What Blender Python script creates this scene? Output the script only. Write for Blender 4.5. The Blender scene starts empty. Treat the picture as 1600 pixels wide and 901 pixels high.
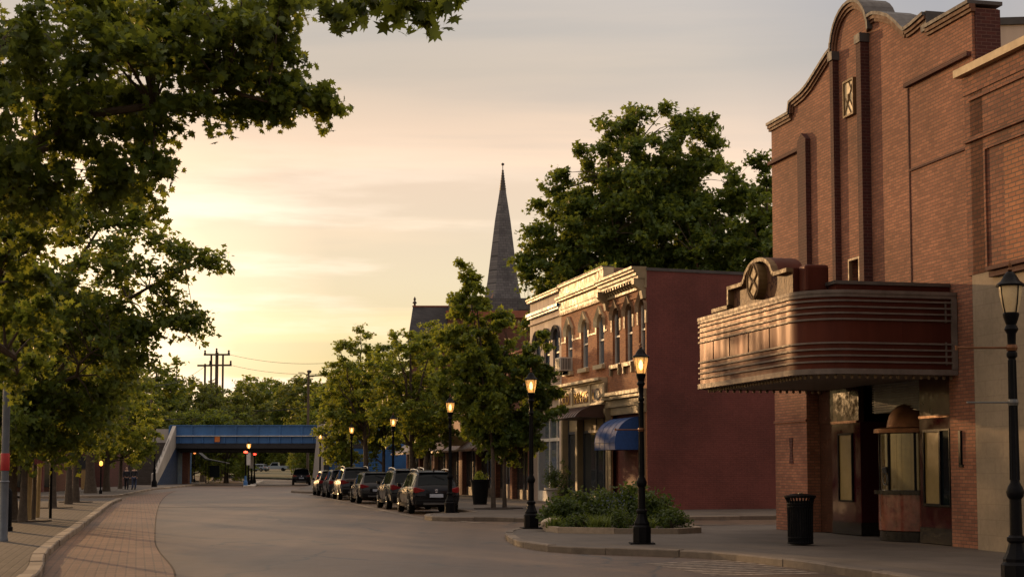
import bpy, bmesh, math, random
import numpy as np
from mathutils import Vector, Matrix, noise

# ------------------------------------------------------------------ camera geometry
F, YC, HZ, CH = 2400.0, 554.0, 731.0, 1.6
PITCH = math.atan((HZ - YC) / F)
_c, _s = math.cos(PITCH), math.sin(PITCH)
scene = bpy.context.scene
COL = scene.collection
R = math.radians


def ray(px, py):
    u = (px - 800) / F
    v = (YC - py) / F
    return (u, _c - _s * v, _s + _c * v)


def at(px, py, Y):
    """world point seen at a photo position, Y metres down the street"""
    r = ray(px, py)
    k = Y / r[1]
    return Vector((r[0] * k, Y, r[2] * k + CH))


def gh(px, py, z=0.0):
    r = ray(px, py)
    k = (z - CH) / r[2]
    return Vector((r[0] * k, r[1] * k, z))


# ------------------------------------------------------------------ scene graph helpers
def tag(o, label=None, cat=None, group=None, kind=None):
    if label: o['label'] = label
    if cat: o['category'] = cat
    if group: o['group'] = group
    if kind: o['kind'] = kind
    return o


def empty(name, loc, rz=0.0, label=None, cat=None, group=None):
    o = bpy.data.objects.new(name, None)
    o.empty_display_size = 0.3
    COL.objects.link(o)
    o.location = loc
    o.rotation_euler = (0, 0, rz)
    return tag(o, label, cat, group)


def copy_tree(o, parent=None):
    c = o.copy()
    COL.objects.link(c)
    c.parent = parent
    for ch in [x for x in bpy.data.objects if x.parent == o]:
        copy_tree(ch, c)
    return c


class MB:
    def __init__(self):
        self.v, self.f, self.m = [], [], []

    def add(self, vs, fs, mi=0):
        b = len(self.v)
        self.v += [tuple(p) for p in vs]
        self.f += [tuple(b + i for i in f) for f in fs]
        self.m += [mi] * len(fs)
        return self

    def box(self, x0, x1, y0, y1, z0, z1, mi=0):
        if x0 > x1: x0, x1 = x1, x0
        if y0 > y1: y0, y1 = y1, y0
        if z0 > z1: z0, z1 = z1, z0
        vs = [(x0, y0, z0), (x1, y0, z0), (x1, y1, z0), (x0, y1, z0), (x0, y0, z1), (x1, y0, z1), (x1, y1, z1), (x0, y1, z1)]
        return self.add(vs, [(0, 3, 2, 1), (4, 5, 6, 7), (0, 1, 5, 4), (1, 2, 6, 5), (2, 3, 7, 6), (3, 0, 4, 7)], mi)

    def prism(self, pts, a0, a1, axis='y', mi=0, caps=True):
        """extrude a 2-D outline; axis y: pts are (x,z); axis z: (x,y); axis x: (y,z)"""
        def P(p, a):
            return (p[0], a, p[1]) if axis == 'y' else ((p[0], p[1], a) if axis == 'z' else (a, p[0], p[1]))
        n = len(pts)
        area = sum(pts[i][0] * pts[(i + 1) % n][1] - pts[(i + 1) % n][0] * pts[i][1] for i in range(n))
        flip = (area > 0) == (axis == 'y')
        vs = [P(p, a0) for p in pts] + [P(p, a1) for p in pts]
        fs = []
        if a1 < a0: flip = not flip
        for i in range(n):
            j = (i + 1) % n
            q = (i, j, n + j, n + i)
            fs.append(q[::-1] if flip else q)
        if caps:
            t, b = tuple(range(n, 2 * n)), tuple(range(n))[::-1]
            fs += [t[::-1], b[::-1]] if flip else [t, b]
        return self.add(vs, fs, mi)

    def tube(self, pts, rad, n=8, mi=0, cap=True):
        pts = [Vector(p) for p in pts]
        if not hasattr(rad, '__len__'): rad = [rad] * len(pts)
        vs, fs = [], []
        ref = None
        for i, p in enumerate(pts):
            d = (pts[min(i + 1, len(pts) - 1)] - pts[max(i - 1, 0)])
            if d.length < 1e-9: d = Vector((0, 0, 1))
            d.normalize()
            if ref is None:
                ref = Vector((1, 0, 0)) if abs(d.x) < .8 else Vector((0, 1, 0))
            a = ref - d * ref.dot(d)
            if a.length < 1e-6:
                a = d.orthogonal()
            a.normalize()
            ref = a
            b = d.cross(a)
            for k in range(n):
                t = 2 * math.pi * k / n
                vs.append(p + (a * math.cos(t) + b * math.sin(t)) * rad[i])
        for i in range(len(pts) - 1):
            for k in range(n):
                k2 = (k + 1) % n
                fs.append((i * n + k, i * n + k2, (i + 1) * n + k2, (i + 1) * n + k))
        if cap:
            fs.append(tuple(range(n))[::-1])
            fs.append(tuple((len(pts) - 1) * n + k for k in range(n)))
        return self.add(vs, fs, mi)

    def lathe(self, prof, n=16, c=(0, 0, 0), mi=0, a0=0.0, flute=None):
        vs, fs = [], []
        for r, z in prof:
            for k in range(n):
                t = 2 * math.pi * k / n + a0
                vs.append((c[0] + r * math.cos(t), c[1] + r * math.sin(t), c[2] + z))
        for i in range(len(prof) - 1):
            for k in range(n):
                k2 = (k + 1) % n
                fs.append((i * n + k, i * n + k2, (i + 1) * n + k2, (i + 1) * n + k))
        fs.append(tuple(range(n))[::-1])
        fs.append(tuple((len(prof) - 1) * n + k for k in range(n)))
        return self.add(vs, fs, mi)

    def sheet(self, pts, z=None, mi=0):
        vs = [(p[0], p[1], p[2] if z is None else z) for p in pts]
        n = len(vs)
        area = sum(vs[i][0] * vs[(i + 1) % n][1] - vs[(i + 1) % n][0] * vs[i][1] for i in range(n))
        f = tuple(range(n))
        return self.add(vs, [f if area > 0 else f[::-1]], mi)

    def build(self, name, mats, parent=None, smooth=None, bevel=0):
        me = bpy.data.meshes.new(name)
        me.from_pydata(self.v, [], self.f)
        if not isinstance(mats, (list, tuple)): mats = [mats]
        for m in mats: me.materials.append(m)
        if len(mats) > 1:
            me.polygons.foreach_set('material_index', self.m)
        if smooth is not None:
            me.polygons.foreach_set('use_smooth', [True] * len(me.polygons))
            try: me.set_sharp_from_angle(angle=R(smooth))
            except Exception: pass
        me.update()
        o = bpy.data.objects.new(name, me)
        COL.objects.link(o)
        if parent is not None: o.parent = parent
        if bevel:
            b = o.modifiers.new('bevel', 'BEVEL')
            b.width = bevel
            b.segments = 2
            b.limit_method = 'ANGLE'
        return o


def cat_rom(pts, n=8):
    P = [Vector(p) for p in pts]
    P = [P[0] * 2 - P[1]] + P + [P[-1] * 2 - P[-2]]
    out = []
    for i in range(1, len(P) - 2):
        for k in range(n):
            t = k / n
            a, b, c, d = P[i - 1], P[i], P[i + 1], P[i + 2]
            out.append(0.5 * ((2 * b) + (c - a) * t + (2 * a - 5 * b + 4 * c - d) * t * t + (3 * b - a - 3 * c + d) * t ** 3))
    out.append(P[-2])
    return out


# ------------------------------------------------------------------ materials
class NT:
    def __init__(self, name):
        self.m = bpy.data.materials.new(name)
        self.m.use_nodes = True
        self.t = self.m.node_tree
        self.b = self.t.nodes['Principled BSDF']
        self.out = self.t.nodes['Material Output']

    def n(self, typ, **kw):
        x = self.t.nodes.new(typ)
        for k, v in kw.items():
            if k in x.inputs.keys() if isinstance(k, str) else False:
                x.inputs[k].default_value = v
            else:
                setattr(x, k, v)
        return x

    def l(self, a, b): self.t.links.new(a, b)

    def ramp(self, fac, stops):
        r = self.t.nodes.new('ShaderNodeValToRGB')
        e = r.color_ramp.elements
        while len(e) < len(stops): e.new(.5)
        for i, (p, c) in enumerate(stops):
            e[i].position = p
            e[i].color = (c[0], c[1], c[2], 1) if hasattr(c, '__len__') else (c, c, c, 1)
        self.l(fac, r.inputs['Fac'])
        return r.outputs['Color']

    def mix(self, fac, a, b, mode='MIX'):
        x = self.t.nodes.new('ShaderNodeMix')
        x.data_type = 'RGBA'
        x.blend_type = mode
        for s, v in ((x.inputs[0], fac), (x.inputs[6], a), (x.inputs[7], b)):
            if hasattr(v, 'is_linked'): self.l(v, s)
            elif hasattr(v, '__len__'): s.default_value = (v[0], v[1], v[2], 1)
            else: s.default_value = v
        return x.outputs[2]

    def noise(self, vec, scale, detail=4, rough=.55):
        x = self.t.nodes.new('ShaderNodeTexNoise')
        x.inputs['Scale'].default_value = scale
        x.inputs['Detail'].default_value = detail
        x.inputs['Roughness'].default_value = rough
        if vec is not None: self.l(vec, x.inputs['Vector'])
        return x.outputs['Fac']

    def obj(self):
        return self.t.nodes.new('ShaderNodeTexCoord').outputs['Object']

    def bump(self, h, strength=.3, dist=.01):
        x = self.t.nodes.new('ShaderNodeBump')
        x.inputs['Strength'].default_value = strength
        x.inputs['Distance'].default_value = dist
        self.l(h, x.inputs['Height'])
        self.l(x.outputs['Normal'], self.b.inputs['Normal'])


def setp(b, **k):
    nm = dict(color='Base Color', rough='Roughness', metal='Metallic', spec='Specular IOR Level', coat='Coat Weight', ior='IOR')
    for a, v in k.items():
        b.inputs[nm[a]].default_value = (*v, 1) if hasattr(v, '__len__') else v


def plain(name, color, rough=.6, metal=0.0, var=.18, scale=2.5, bump=0.0, coat=0.0, spec=.5, streak=False):
    """painted / metal / stone surface with mottled wear"""
    N = NT(name)
    setp(N.b, rough=rough, metal=metal, coat=coat, spec=spec)
    o = N.obj()
    if streak:
        mp = N.t.nodes.new('ShaderNodeMapping')
        mp.inputs['Scale'].default_value = (1, 1, .12)
        N.l(o, mp.inputs['Vector'])
        o = mp.outputs['Vector']
    f = N.noise(o, scale, 6, .65)
    lo = tuple(c * (1 - var) for c in color)
    hi = tuple(min(1, c * (1 + var)) for c in color)
    N.l(N.ramp(f, [(.3, lo), (.7, hi)]), N.b.inputs['Base Color'])
    f2 = N.noise(o, scale * 3, 4)
    N.l(N.ramp(f2, [(.3, max(0, rough - .1)), (.7, min(1, rough + .12))]), N.b.inputs['Roughness'])
    if bump: N.bump(N.noise(o, scale * 14, 4), bump, .01)
    return N.m


def brick(name, c1, c2, mortar, w=.22, h=.075, mw=.009, bump=.5, stain=.35, horiz=None, rough=.85, big=None, spec=.35):
    """running-bond brick in metres; horiz: rotation about z for paving"""
    N = NT(name)
    setp(N.b, rough=rough, spec=spec)
    o = N.obj()
    if horiz is None:
        sp = N.t.nodes.new('ShaderNodeSeparateXYZ')
        N.l(o, sp.inputs[0])
        ad = N.t.nodes.new('ShaderNodeMath')
        N.l(sp.outputs[0], ad.inputs[0])
        N.l(sp.outputs[1], ad.inputs[1])
        cb = N.t.nodes.new('ShaderNodeCombineXYZ')
        N.l(ad.outputs[0], cb.inputs[0])
        N.l(sp.outputs[2], cb.inputs[1])
        vec = cb.outputs[0]
    else:
        mp = N.t.nodes.new('ShaderNodeMapping')
        mp.inputs['Rotation'].default_value = (0, 0, horiz)
        N.l(o, mp.inputs['Vector'])
        vec = mp.outputs['Vector']
    bt = N.t.nodes.new('ShaderNodeTexBrick')
    N.l(vec, bt.inputs['Vector'])
    for k, v in dict(Scale=1.0).items(): bt.inputs[k].default_value = v
    bt.inputs['Mortar Size'].default_value = mw
    bt.inputs['Mortar Smooth'].default_value = .3
    bt.inputs['Bias'].default_value = -.1
    bt.inputs['Brick Width'].default_value = w
    bt.inputs['Row Height'].default_value = h
    bt.inputs['Color1'].default_value = (*c1, 1)
    bt.inputs['Color2'].default_value = (*c2, 1)
    bt.inputs['Mortar'].default_value = (*mortar, 1)
    f = N.noise(o, .35, 6, .6)
    f3 = N.noise(o, 9, 4, .7)
    col = N.mix(1.0, bt.outputs['Color'], N.ramp(f, [(.3, 1 - stain), (.7, 1 + stain * .3)]), 'MULTIPLY')
    col = N.mix(.5, col, N.ramp(f3, [(.3, .75), (.7, 1.15)]), 'MULTIPLY')
    N.l(col, N.b.inputs['Base Color'])
    iv = N.t.nodes.new('ShaderNodeMath')
    iv.operation = 'SUBTRACT'
    iv.inputs[0].default_value = 1
    N.l(bt.outputs['Fac'], iv.inputs[1])
    ad2 = N.t.nodes.new('ShaderNodeMath')
    ad2.operation = 'MULTIPLY_ADD'
    N.l(f3, ad2.inputs[0])
    ad2.inputs[1].default_value = .4
    N.l(iv.outputs[0], ad2.inputs[2])
    N.bump(ad2.outputs[0], bump, .012)
    return N.m


def leafmat(name, dark, light, trans, tw=.45):
    N = NT(name)
    g = N.t.nodes.new('ShaderNodeNewGeometry')
    rnd = g.outputs['Random Per Island']
    col = N.ramp(rnd, [(0, dark), (.75, light), (1, tuple(c * 1.25 for c in light))])
    N.l(col, N.b.inputs['Base Color'])
    setp(N.b, rough=.5, spec=.35)
    tr = N.t.nodes.new('ShaderNodeBsdfTranslucent')
    tc = N.mix(.35, trans, col)
    N.l(tc, tr.inputs['Color'])
    mx = N.t.nodes.new('ShaderNodeMixShader')
    mx.inputs[0].default_value = tw
    N.l(N.b.outputs[0], mx.inputs[1])
    N.l(tr.outputs[0], mx.inputs[2])
    N.l(mx.outputs[0], N.out.inputs['Surface'])
    return N.m


def glass(name, color=(.03, .035, .04), rough=.06, sp=.5):
    N = NT(name)
    setp(N.b, color=color, rough=rough, spec=sp)
    o = N.obj()
    N.bump(N.noise(o, 1.2, 2), .12, .02)
    return N.m


def emit(name, color, strength, base=(.8, .6, .3)):
    N = NT(name)
    setp(N.b, color=base, rough=.4)
    N.b.inputs['Emission Color'].default_value = (*color, 1)
    N.b.inputs['Emission Strength'].default_value = strength
    return N.m


STREET = R(13.66)
M = {}
M['brick_t'] = brick('theatre_brick', (.37, .155, .092), (.23, .090, .057), (.15, .088, .065), h=.072, w=.22, mw=.010, stain=.5)
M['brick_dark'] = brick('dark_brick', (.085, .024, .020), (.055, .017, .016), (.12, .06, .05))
M['brick_row'] = brick('orange_brick', (.46, .17, .068), (.27, .088, .042), (.33, .20, .12), mw=.012, stain=.35)
M['brick_n'] = brick('brown_brick', (.32, .125, .07), (.17, .06, .04), (.11, .065, .05), h=.085, w=.24, mw=.013, stain=.45)
M['brick_church'] = brick('church_brick', (.20, .08, .05), (.14, .05, .035), (.16, .11, .08))
M['red_paint'] = brick('red_painted_brick', (.182, .052, .042), (.164, .046, .037), (.135, .037, .031), mw=.009, bump=.35, stain=.42, rough=.7)
M['cream'] = plain('cream_paint', (.54, .43, .27), .55, var=.18, scale=1.6, bump=.05)
M['cream2'] = plain('buff_trim_paint', (.24, .18, .10), .55, var=.2, scale=1.6, bump=.05)
M['beige'] = plain('beige_stucco', (.52, .41, .33), .8, var=.12, scale=1.2, bump=.15, streak=True)
M['concrete_paint'] = brick('painted_block', (.31, .245, .175), (.29, .23, .163), (.27, .212, .15), w=.6, h=.3, mw=.012, bump=.2, stain=.35)
M['stone'] = plain('cut_stone', (.48, .40, .31), .8, var=.2, scale=3, bump=.15)
M['coping_stone'] = plain('coping_stone', (.55, .42, .26), .75, var=.18, scale=3)
M['grey_metal'] = plain('grey_coping_metal', (.075, .068, .068), .6, .0, var=.25, spec=.25)
M['gold_trim'] = plain('ochre_trim', (.13, .062, .038), .7, .0, var=.25, spec=.2)
M['black'] = plain('black_iron_paint', (.005, .005, .0065), .42, .0, var=.3, scale=6, spec=.07)
M['dark_wood'] = plain('dark_timber', (.05, .03, .022), .6, var=.3)
M['mred'] = plain('maroon_enamel', (.074, .019, .012), .52, .45, var=.3, scale=1.3, coat=.0, spec=.15, streak=True)
M['alu'] = plain('weathered_aluminium', (.15, .122, .108), .58, .35, var=.25, scale=3, spec=.12)
M['dull_steel'] = plain('dull_steel', (.12, .12, .12), .45, .8, var=.25, scale=3)
M['soffit'] = plain('soffit_paint', (.20, .17, .14), .7, var=.2)
M['gold'] = plain('old_gold', (.15, .09, .042), .6, .0, var=.3, scale=5, spec=.2)
M['copper'] = plain('aged_copper', (.15, .066, .030), .5, .7, var=.3, scale=4)
M['marble'] = plain('brown_marble', (.16, .05, .035), .16, 0, var=.5, scale=4, coat=.5)
M['vitrolite'] = plain('maroon_glass_panel', (.040, .009, .012), .11, 0, var=.1, scale=.6, coat=.0, spec=.3)
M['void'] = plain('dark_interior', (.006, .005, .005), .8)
M['granite'] = plain('black_granite', (.018, .016, .015), .15, 0, var=.4, scale=12, spec=.25)
M['paper'] = plain('yellowed_paper', (.21, .145, .045), .5, var=.12, scale=2)
M['glass'] = glass('window_glass')
M['glass_b'] = glass('sky_tinted_glass', (.085, .105, .13))  # blue-grey sky reflection put into the pane's base colour
M['curtain'] = plain('pale_curtain', (.42, .42, .42), .9, var=.15, scale=5)
M['frame_w'] = plain('pale_frame_paint', (.55, .52, .47), .6)
M['frame_d'] = plain('dark_frame_paint', (.03, .035, .05), .5)
M['blue_frame'] = plain('blue_frame_paint', (.025, .055, .16), .5)
M['blue_canvas'] = plain('blue_canvas', (.012, .055, .20), .75, var=.15, scale=8)
M['brown_metal'] = plain('brown_standing_seam', (.10, .055, .038), .45, .4, var=.25)
M['slate'] = brick('slate_roof', (.165, .158, .168), (.105, .10, .112), (.05, .05, .055), w=.4, h=.22, mw=.012, bump=.4)
M['slate_d'] = brick('dark_slate_roof', (.062, .058, .062), (.042, .040, .044), (.03, .03, .033), w=.4, h=.22, mw=.012, bump=.3, spec=.1)
M['roofing'] = plain('flat_roofing', (.06, .058, .06), .9)
M['red_stone'] = plain('red_sandstone', (.30, .10, .06), .8, var=.2)
M['pink_stone'] = plain('pink_render', (.42, .25, .18), .8)
M['steel_blue'] = plain('blue_bridge_paint', (.034, .125, .32), .5, 0, var=.2, scale=.6, streak=True)
M['blue_siding'] = plain('blue_siding_paint', (.022, .11, .30), .6, 0, var=.2, scale=.8)
M['girder'] = plain('dark_girder', (.02, .02, .024), .7)  # one near-black colour for the deck underside and a post
M['pale_conc'] = plain('pale_concrete', (.36, .33, .30), .8, var=.2, scale=1.1, bump=.1, streak=True)
M['conc_dark'] = plain('stained_concrete', (.060, .048, .040), .85, var=.25, scale=1.3)
M['bark'] = plain('grey_brown_bark', (.075, .055, .04), .9, 0, var=.4, scale=7, bump=.6)
M['bark_l'] = plain('light_bark', (.11, .085, .065), .9, 0, var=.35, scale=7, bump=.5)
M['soil'] = plain('dark_mulch', (.035, .022, .015), .95, var=.4, scale=9, bump=.5)
M['stake'] = plain('pale_timber', (.34, .23, .10), .75, var=.2, scale=5)
M['wood_pole'] = plain('weathered_pole', (.09, .065, .045), .85, var=.25, scale=3)
M['pipe'] = plain('grey_painted_steel', (.10, .115, .145), .5, .2, var=.2)
M['red_band'] = plain('red_sleeve', (.38, .02, .025), .5)
M['paint_white'] = plain('worn_white_marking', (.30, .27, .24), .8, var=.35, scale=6)
M['white'] = plain('white_panel', (.6, .58, .55), .5)
M['orange'] = plain('orange_sign_paint', (.55, .16, .03), .5)
M['kerb'] = None
M['leaf_a'] = leafmat('maple_leaf', (.030, .058, .013), (.084, .128, .022), (.38, .41, .045), .50)
M['leaf_b'] = leafmat('dense_leaf', (.030, .060, .014), (.085, .135, .026), (.36, .40, .045), .46)
M['leaf_y'] = leafmat('yellow_green_leaf', (.050, .088, .015), (.135, .178, .028), (.48, .50, .05), .50)
M['leaf_f'] = leafmat('far_leaf', (.040, .068, .018), (.090, .125, .030), (.36, .37, .05), .45)
M['shrub'] = leafmat('shrub_leaf', (.016, .036, .010), (.048, .078, .018), (.20, .26, .035), .35)
M['grassblade'] = leafmat('blade_leaf', (.05, .08, .015), (.11, .15, .03), (.30, .35, .05), .35)
M['skin'] = plain('skin', (.42, .25, .18), .6)
M['cloth_d'] = plain('dark_cloth', (.025, .025, .035), .9)
M['cloth_j'] = plain('blue_denim', (.04, .055, .11), .9)
M['cloth_s'] = plain('grey_shirt', (.22, .24, .28), .9)
M['hair'] = plain('brown_hair', (.04, .025, .018), .7)
M['tyre'] = plain('tyre_rubber', (.009, .009, .009), .8, spec=.08)
M['rim'] = plain('alloy_rim', (.32, .31, .30), .35, .9)
M['cladding'] = plain('black_plastic_cladding', (.010, .010, .011), .6, spec=.08)
M['tail'] = plain('red_tail_lens', (.22, .008, .012), .15, coat=.6)
M['plate'] = plain('number_plate', (.38, .42, .50), .5)
M['carglass'] = glass('tinted_car_glass', (.007, .010, .013), .04, .10)
M['chrome'] = plain('satin_rail', (.55, .52, .48), .25, 1.0)


def carpaint(name, c, metal=.4):
    N = NT(name)
    setp(N.b, color=c, rough=.35, metal=metal * .3, coat=.32, spec=.1)
    N.b.inputs['Coat Roughness'].default_value = .06
    return N.m


def kerbmat(k0=(.20, .158, .12), k1=(.33, .26, .195)):
    N = NT('kerb_stone')
    g = N.t.nodes.new('ShaderNodeNewGeometry')
    c = N.ramp(g.outputs['Random Per Island'], [(0, k0), (1, k1)])
    o = N.obj()
    f = N.noise(o, 5, 5, .65)
    N.l(N.mix(.8, c, N.ramp(f, [(.3, .65), (.7, 1.15)]), 'MULTIPLY'), N.b.inputs['Base Color'])
    setp(N.b, rough=.75, spec=.4)
    N.bump(N.noise(o, 30, 4), .3, .01)
    return N.m


M['kerb'] = kerbmat()
M['kerb_d'] = kerbmat((.115, .092, .074), (.20, .158, .122))


def asphalt():
    N = NT('asphalt')
    o = N.obj()
    fine = N.noise(o, 55, 4, .8)
    mid = N.noise(o, 3.0, 6, .7)
    big = N.noise(o, .16, 5, .6)
    mp = N.t.nodes.new('ShaderNodeMapping')
    mp.inputs['Rotation'].default_value = (0, 0, -STREET)
    mp.inputs['Scale'].default_value = (.9, .035, 1)
    N.l(o, mp.inputs['Vector'])
    lanes = N.noise(mp.outputs['Vector'], 1.0, 4, .6)
    col = N.ramp(big, [(.32, (.072, .042, .023)), (.68, (.118, .071, .041))])
    col = N.mix(.8, col, N.ramp(lanes, [(.35, .68), (.65, 1.15)]), 'MULTIPLY')
    col = N.mix(.6, col, N.ramp(mid, [(.3, .86), (.7, 1.12)]), 'MULTIPLY')
    col = N.mix(.75, col, N.ramp(fine, [(.3, .35), (.72, 1.65)]), 'MULTIPLY')
    # cracks
    nz = N.t.nodes.new('ShaderNodeTexNoise')
    nz.inputs['Scale'].default_value = .8
    nz.inputs['Detail'].default_value = 5
    N.l(o, nz.inputs['Vector'])
    ds = N.mix(.12, o, nz.outputs['Color'], 'LINEAR_LIGHT')
    mp2 = N.t.nodes.new('ShaderNodeMapping')
    mp2.inputs['Scale'].default_value = (.22, .10, 1)
    mp2.inputs['Rotation'].default_value = (0, 0, .25)
    N.l(ds, mp2.inputs['Vector'])
    vo = N.t.nodes.new('ShaderNodeTexVoronoi')
    vo.feature = 'DISTANCE_TO_EDGE'
    vo.inputs['Scale'].default_value = 1.0
    N.l(mp2.outputs['Vector'], vo.inputs['Vector'])
    ck = N.ramp(vo.outputs['Distance'], [(0, 1.0), (.014, 0.0)])
    gate = N.ramp(N.noise(o, .22, 3), [(.42, 0.0), (.52, 1.0)])
    ckm = N.mix(1.0, ck, gate, 'MULTIPLY')
    col = N.mix(ckm, col, (.018, .015, .013))
    N.l(col, N.b.inputs['Base Color'])
    N.l(N.ramp(mid, [(.3, .50), (.7, .56)]), N.b.inputs['Roughness'])
    setp(N.b, spec=.5)
    N.bump(fine, .25, .004)
    return N.m


def slabs(name, c, w, h, rot, mw=.012, jc=.45, stain=.4):
    N = NT(name)
    setp(N.b, rough=.8, spec=.4)
    o = N.obj()
    mp = N.t.nodes.new('ShaderNodeMapping')
    mp.inputs['Rotation'].default_value = (0, 0, rot)
    N.l(o, mp.inputs['Vector'])
    bt = N.t.nodes.new('ShaderNodeTexBrick')
    N.l(mp.outputs['Vector'], bt.inputs['Vector'])
    bt.offset = 0.0
    bt.inputs['Scale'].default_value = 1
    bt.inputs['Mortar Size'].default_value = mw
    bt.inputs['Brick Width'].default_value = w
    bt.inputs['Row Height'].default_value = h
    bt.inputs['Color1'].default_value = (*c, 1)
    bt.inputs['Color2'].default_value = (*[x * .86 for x in c], 1)
    bt.inputs['Mortar'].default_value = (*[x * jc for x in c], 1)
    big = N.noise(o, .5, 6, .65)
    fine = N.noise(o, 26, 4, .7)
    col = N.mix(1, bt.outputs['Color'], N.ramp(big, [(.3, 1 - stain), (.7, 1.12)]), 'MULTIPLY')
    col = N.mix(.6, col, N.ramp(fine, [(.3, .7), (.7, 1.2)]), 'MULTIPLY')
    N.l(col, N.b.inputs['Base Color'])
    N.bump(N.mix(.5, fine, big), .25, .01)
    return N.m


M['asphalt'] = asphalt()
M['side_conc'] = slabs('sidewalk_concrete', (.118, .098, .084), 1.5, 1.5, -STREET)
M['side_brick'] = brick('sidewalk_pavers', (.080, .064, .055), (.050, .041, .037), (.024, .020, .018), w=.30, h=.15, mw=.016, bump=.45, horiz=-STREET + R(90), stain=.35, rough=.75)
M['pavers'] = brick('road_pavers', (.240, .128, .074), (.150, .082, .050), (.045, .030, .024), w=.32, h=.16, mw=.018, bump=.5, horiz=-STREET, stain=.35, rough=.62, spec=.5)
M['gutter'] = slabs('gutter_concrete', (.21, .165, .125), 1.2, 3.0, -STREET)
M['earth'] = plain('dry_ground', (.035, .034, .02), .95, var=.3, scale=.15)
M['verge'] = plain('rough_grass', (.022, .03, .010), .95, var=.4, scale=2, bump=.5)
# ------------------------------------------------------------------ ground, road, kerbs
ROAD = -0.13
SD = Vector((-0.23613, 0.97172, 0))          # street direction, away from the camera
SN = Vector((-0.97172, -0.23613, 0))         # across the street, from the shops to the trees


def rise(y):
    return 0.0 if y < 185 else (y - 185) * 0.0068


def struct(name, mb, mat, smooth=None):
    o = mb.build(name, mat, None, smooth)
    o['kind'] = 'structure'
    return o


# wide ground sheet with the gentle rise beyond the bridge
mb = MB()
xs = [-1500, -300, -120, -60, -30, 0, 30, 60, 120, 300, 1500]
ys = [-60, 0, 60, 120, 165, 185, 220, 260, 320, 400, 600, 1000, 2200]
for y in ys:
    for x in xs: mb.v.append((x, y, -0.22 + rise(min(y, 420))))
for j in range(len(ys) - 1):
    for i in range(len(xs) - 1):
        a = j * len(xs) + i
        mb.f.append((a, a + 1, a + 1 + len(xs), a + len(xs)))
        mb.m.append(0)
struct('ground', mb, M['earth'])

# left kerb line (from the photo's kerb, on the road plane) and the far left kerb
kerbL = [Vector((-3.2, 4, 0)), Vector((-5.6, 14, 0))] + [gh(*p) for p in ((52, 901), (72, 863), (95, 842), (125, 821), (151, 802), (174, 785), (191, 777.5))]
kerbL2 = [gh(*p) for p in ((40, 774.5), (120, 774), (180, 773), (196, 771), (214, 767), (242, 762.3), (269, 759.8), (305, 755.6), (329, 751.2), (352, 745.5))]
kerbL2.append(Vector((-52, 330, rise(330))))
kerbL2.append(Vector((-60, 400, rise(400))))

# asphalt carriageway: near sheet and the far road rising beyond the bridge
mb = MB()
mb.sheet([(-70, -40), (60, -40), (60, 185), (-70, 185)], ROAD)
far = [(-70, 185), (60, 185), (30, 420), (-75, 420)]
mb.sheet([(x, y, ROAD + rise(y)) for x, y in far])
struct('road', mb, M['asphalt'])

# brick paved strip on the left of the road
stripR = [Vector((-1.6, 8, 0)), Vector((-4.2, 18, 0))] + [gh(*p, ROAD) for p in ((272, 898), (246, 859), (241, 838), (244, 802), (251, 783), (262, 772), (275, 766))]
lft = cat_rom(kerbL, 6)
rgt = cat_rom(stripR, 6)
mb = MB()
mb.sheet([(p.x + .02, p.y) for p in lft] + [tuple(gh(200, 775.5, ROAD))[:2]] + [(p.x, p.y) for p in rgt[::-1]], ROAD + .004)
struct('brick_strip', mb, M['pavers'])


def band(pts, w, z, h=None):
    """flat ribbon along a polyline, right side = pts, width w to the left"""
    mb = MB()
    n = len(pts)
    for i, p in enumerate(pts):
        d = (pts[min(i + 1, n - 1)] - pts[max(i - 1, 0)])
        d.z = 0
        d.normalize()
        s = Vector((-d.y, d.x, 0))
        zz = z + rise(p.y)
        mb.v.append((p.x, p.y, zz))
        q = p + s * w
        mb.v.append((q.x, q.y, zz))
    for i in range(n - 1):
        mb.f.append((2 * i, 2 * i + 2, 2 * i + 3, 2 * i + 1))
        mb.m.append(0)
    return mb


struct('dark_road_line', band(rgt, -.035, ROAD + .006), M['soil'])  # joint along the paved strip


def kerb(name, pts, w, ztop, zbot, stone=1.25, side=1, mat='kerb'):
    """row of separate kerb stones along a polyline; side=+1 puts the stone to the left of the line"""
    P = [Vector((p.x, p.y, 0)) for p in pts]
    L = [0]
    for a, b in zip(P, P[1:]): L.append(L[-1] + (b - a).length)

    def pt(s):
        s = max(0, min(L[-1], s))
        for i in range(len(P) - 1):
            if s <= L[i + 1] + 1e-9:
                t = (s - L[i]) / max(1e-9, L[i + 1] - L[i])
                return P[i].lerp(P[i + 1], t), (P[i + 1] - P[i]).normalized()
        return P[-1], (P[-1] - P[-2]).normalized()
    rng = random.Random(hash(name) % 1000 if False else len(name) * 7)
    mb = MB()
    n = max(1, int(L[-1] / stone))
    for k in range(n):
        s0, s1 = L[-1] * k / n + .006, L[-1] * (k + 1) / n - .006
        sub = [s0, (s0 + s1) / 2, s1]
        dz = rng.uniform(-.008, .008)
        dw = rng.uniform(-.012, .012)
        vs = []
        for s in sub:
            p, d = pt(s)
            q = Vector((-d.y, d.x, 0)) * side
            zr = rise(p.y)
            a, b = p - q * dw, p + q * w
            ch = .022
            vs += [(a.x, a.y, zbot + zr), (a.x, a.y, ztop + dz + zr - ch), ((a + q * ch).x, (a + q * ch).y, ztop + dz + zr), (b.x, b.y, ztop + dz + zr), (b.x, b.y, zbot + zr)]
        fs = []
        for i in range(2):
            for j in range(4):
                fs.append((i * 5 + j, i * 5 + j + 1, i * 5 + 6 + j, i * 5 + 5 + j))
        fs += [(0, 1, 2, 3, 4), (14, 13, 12, 11, 10)]
        mb.add(vs, fs)
    return struct(name, mb, M[mat])


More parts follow.
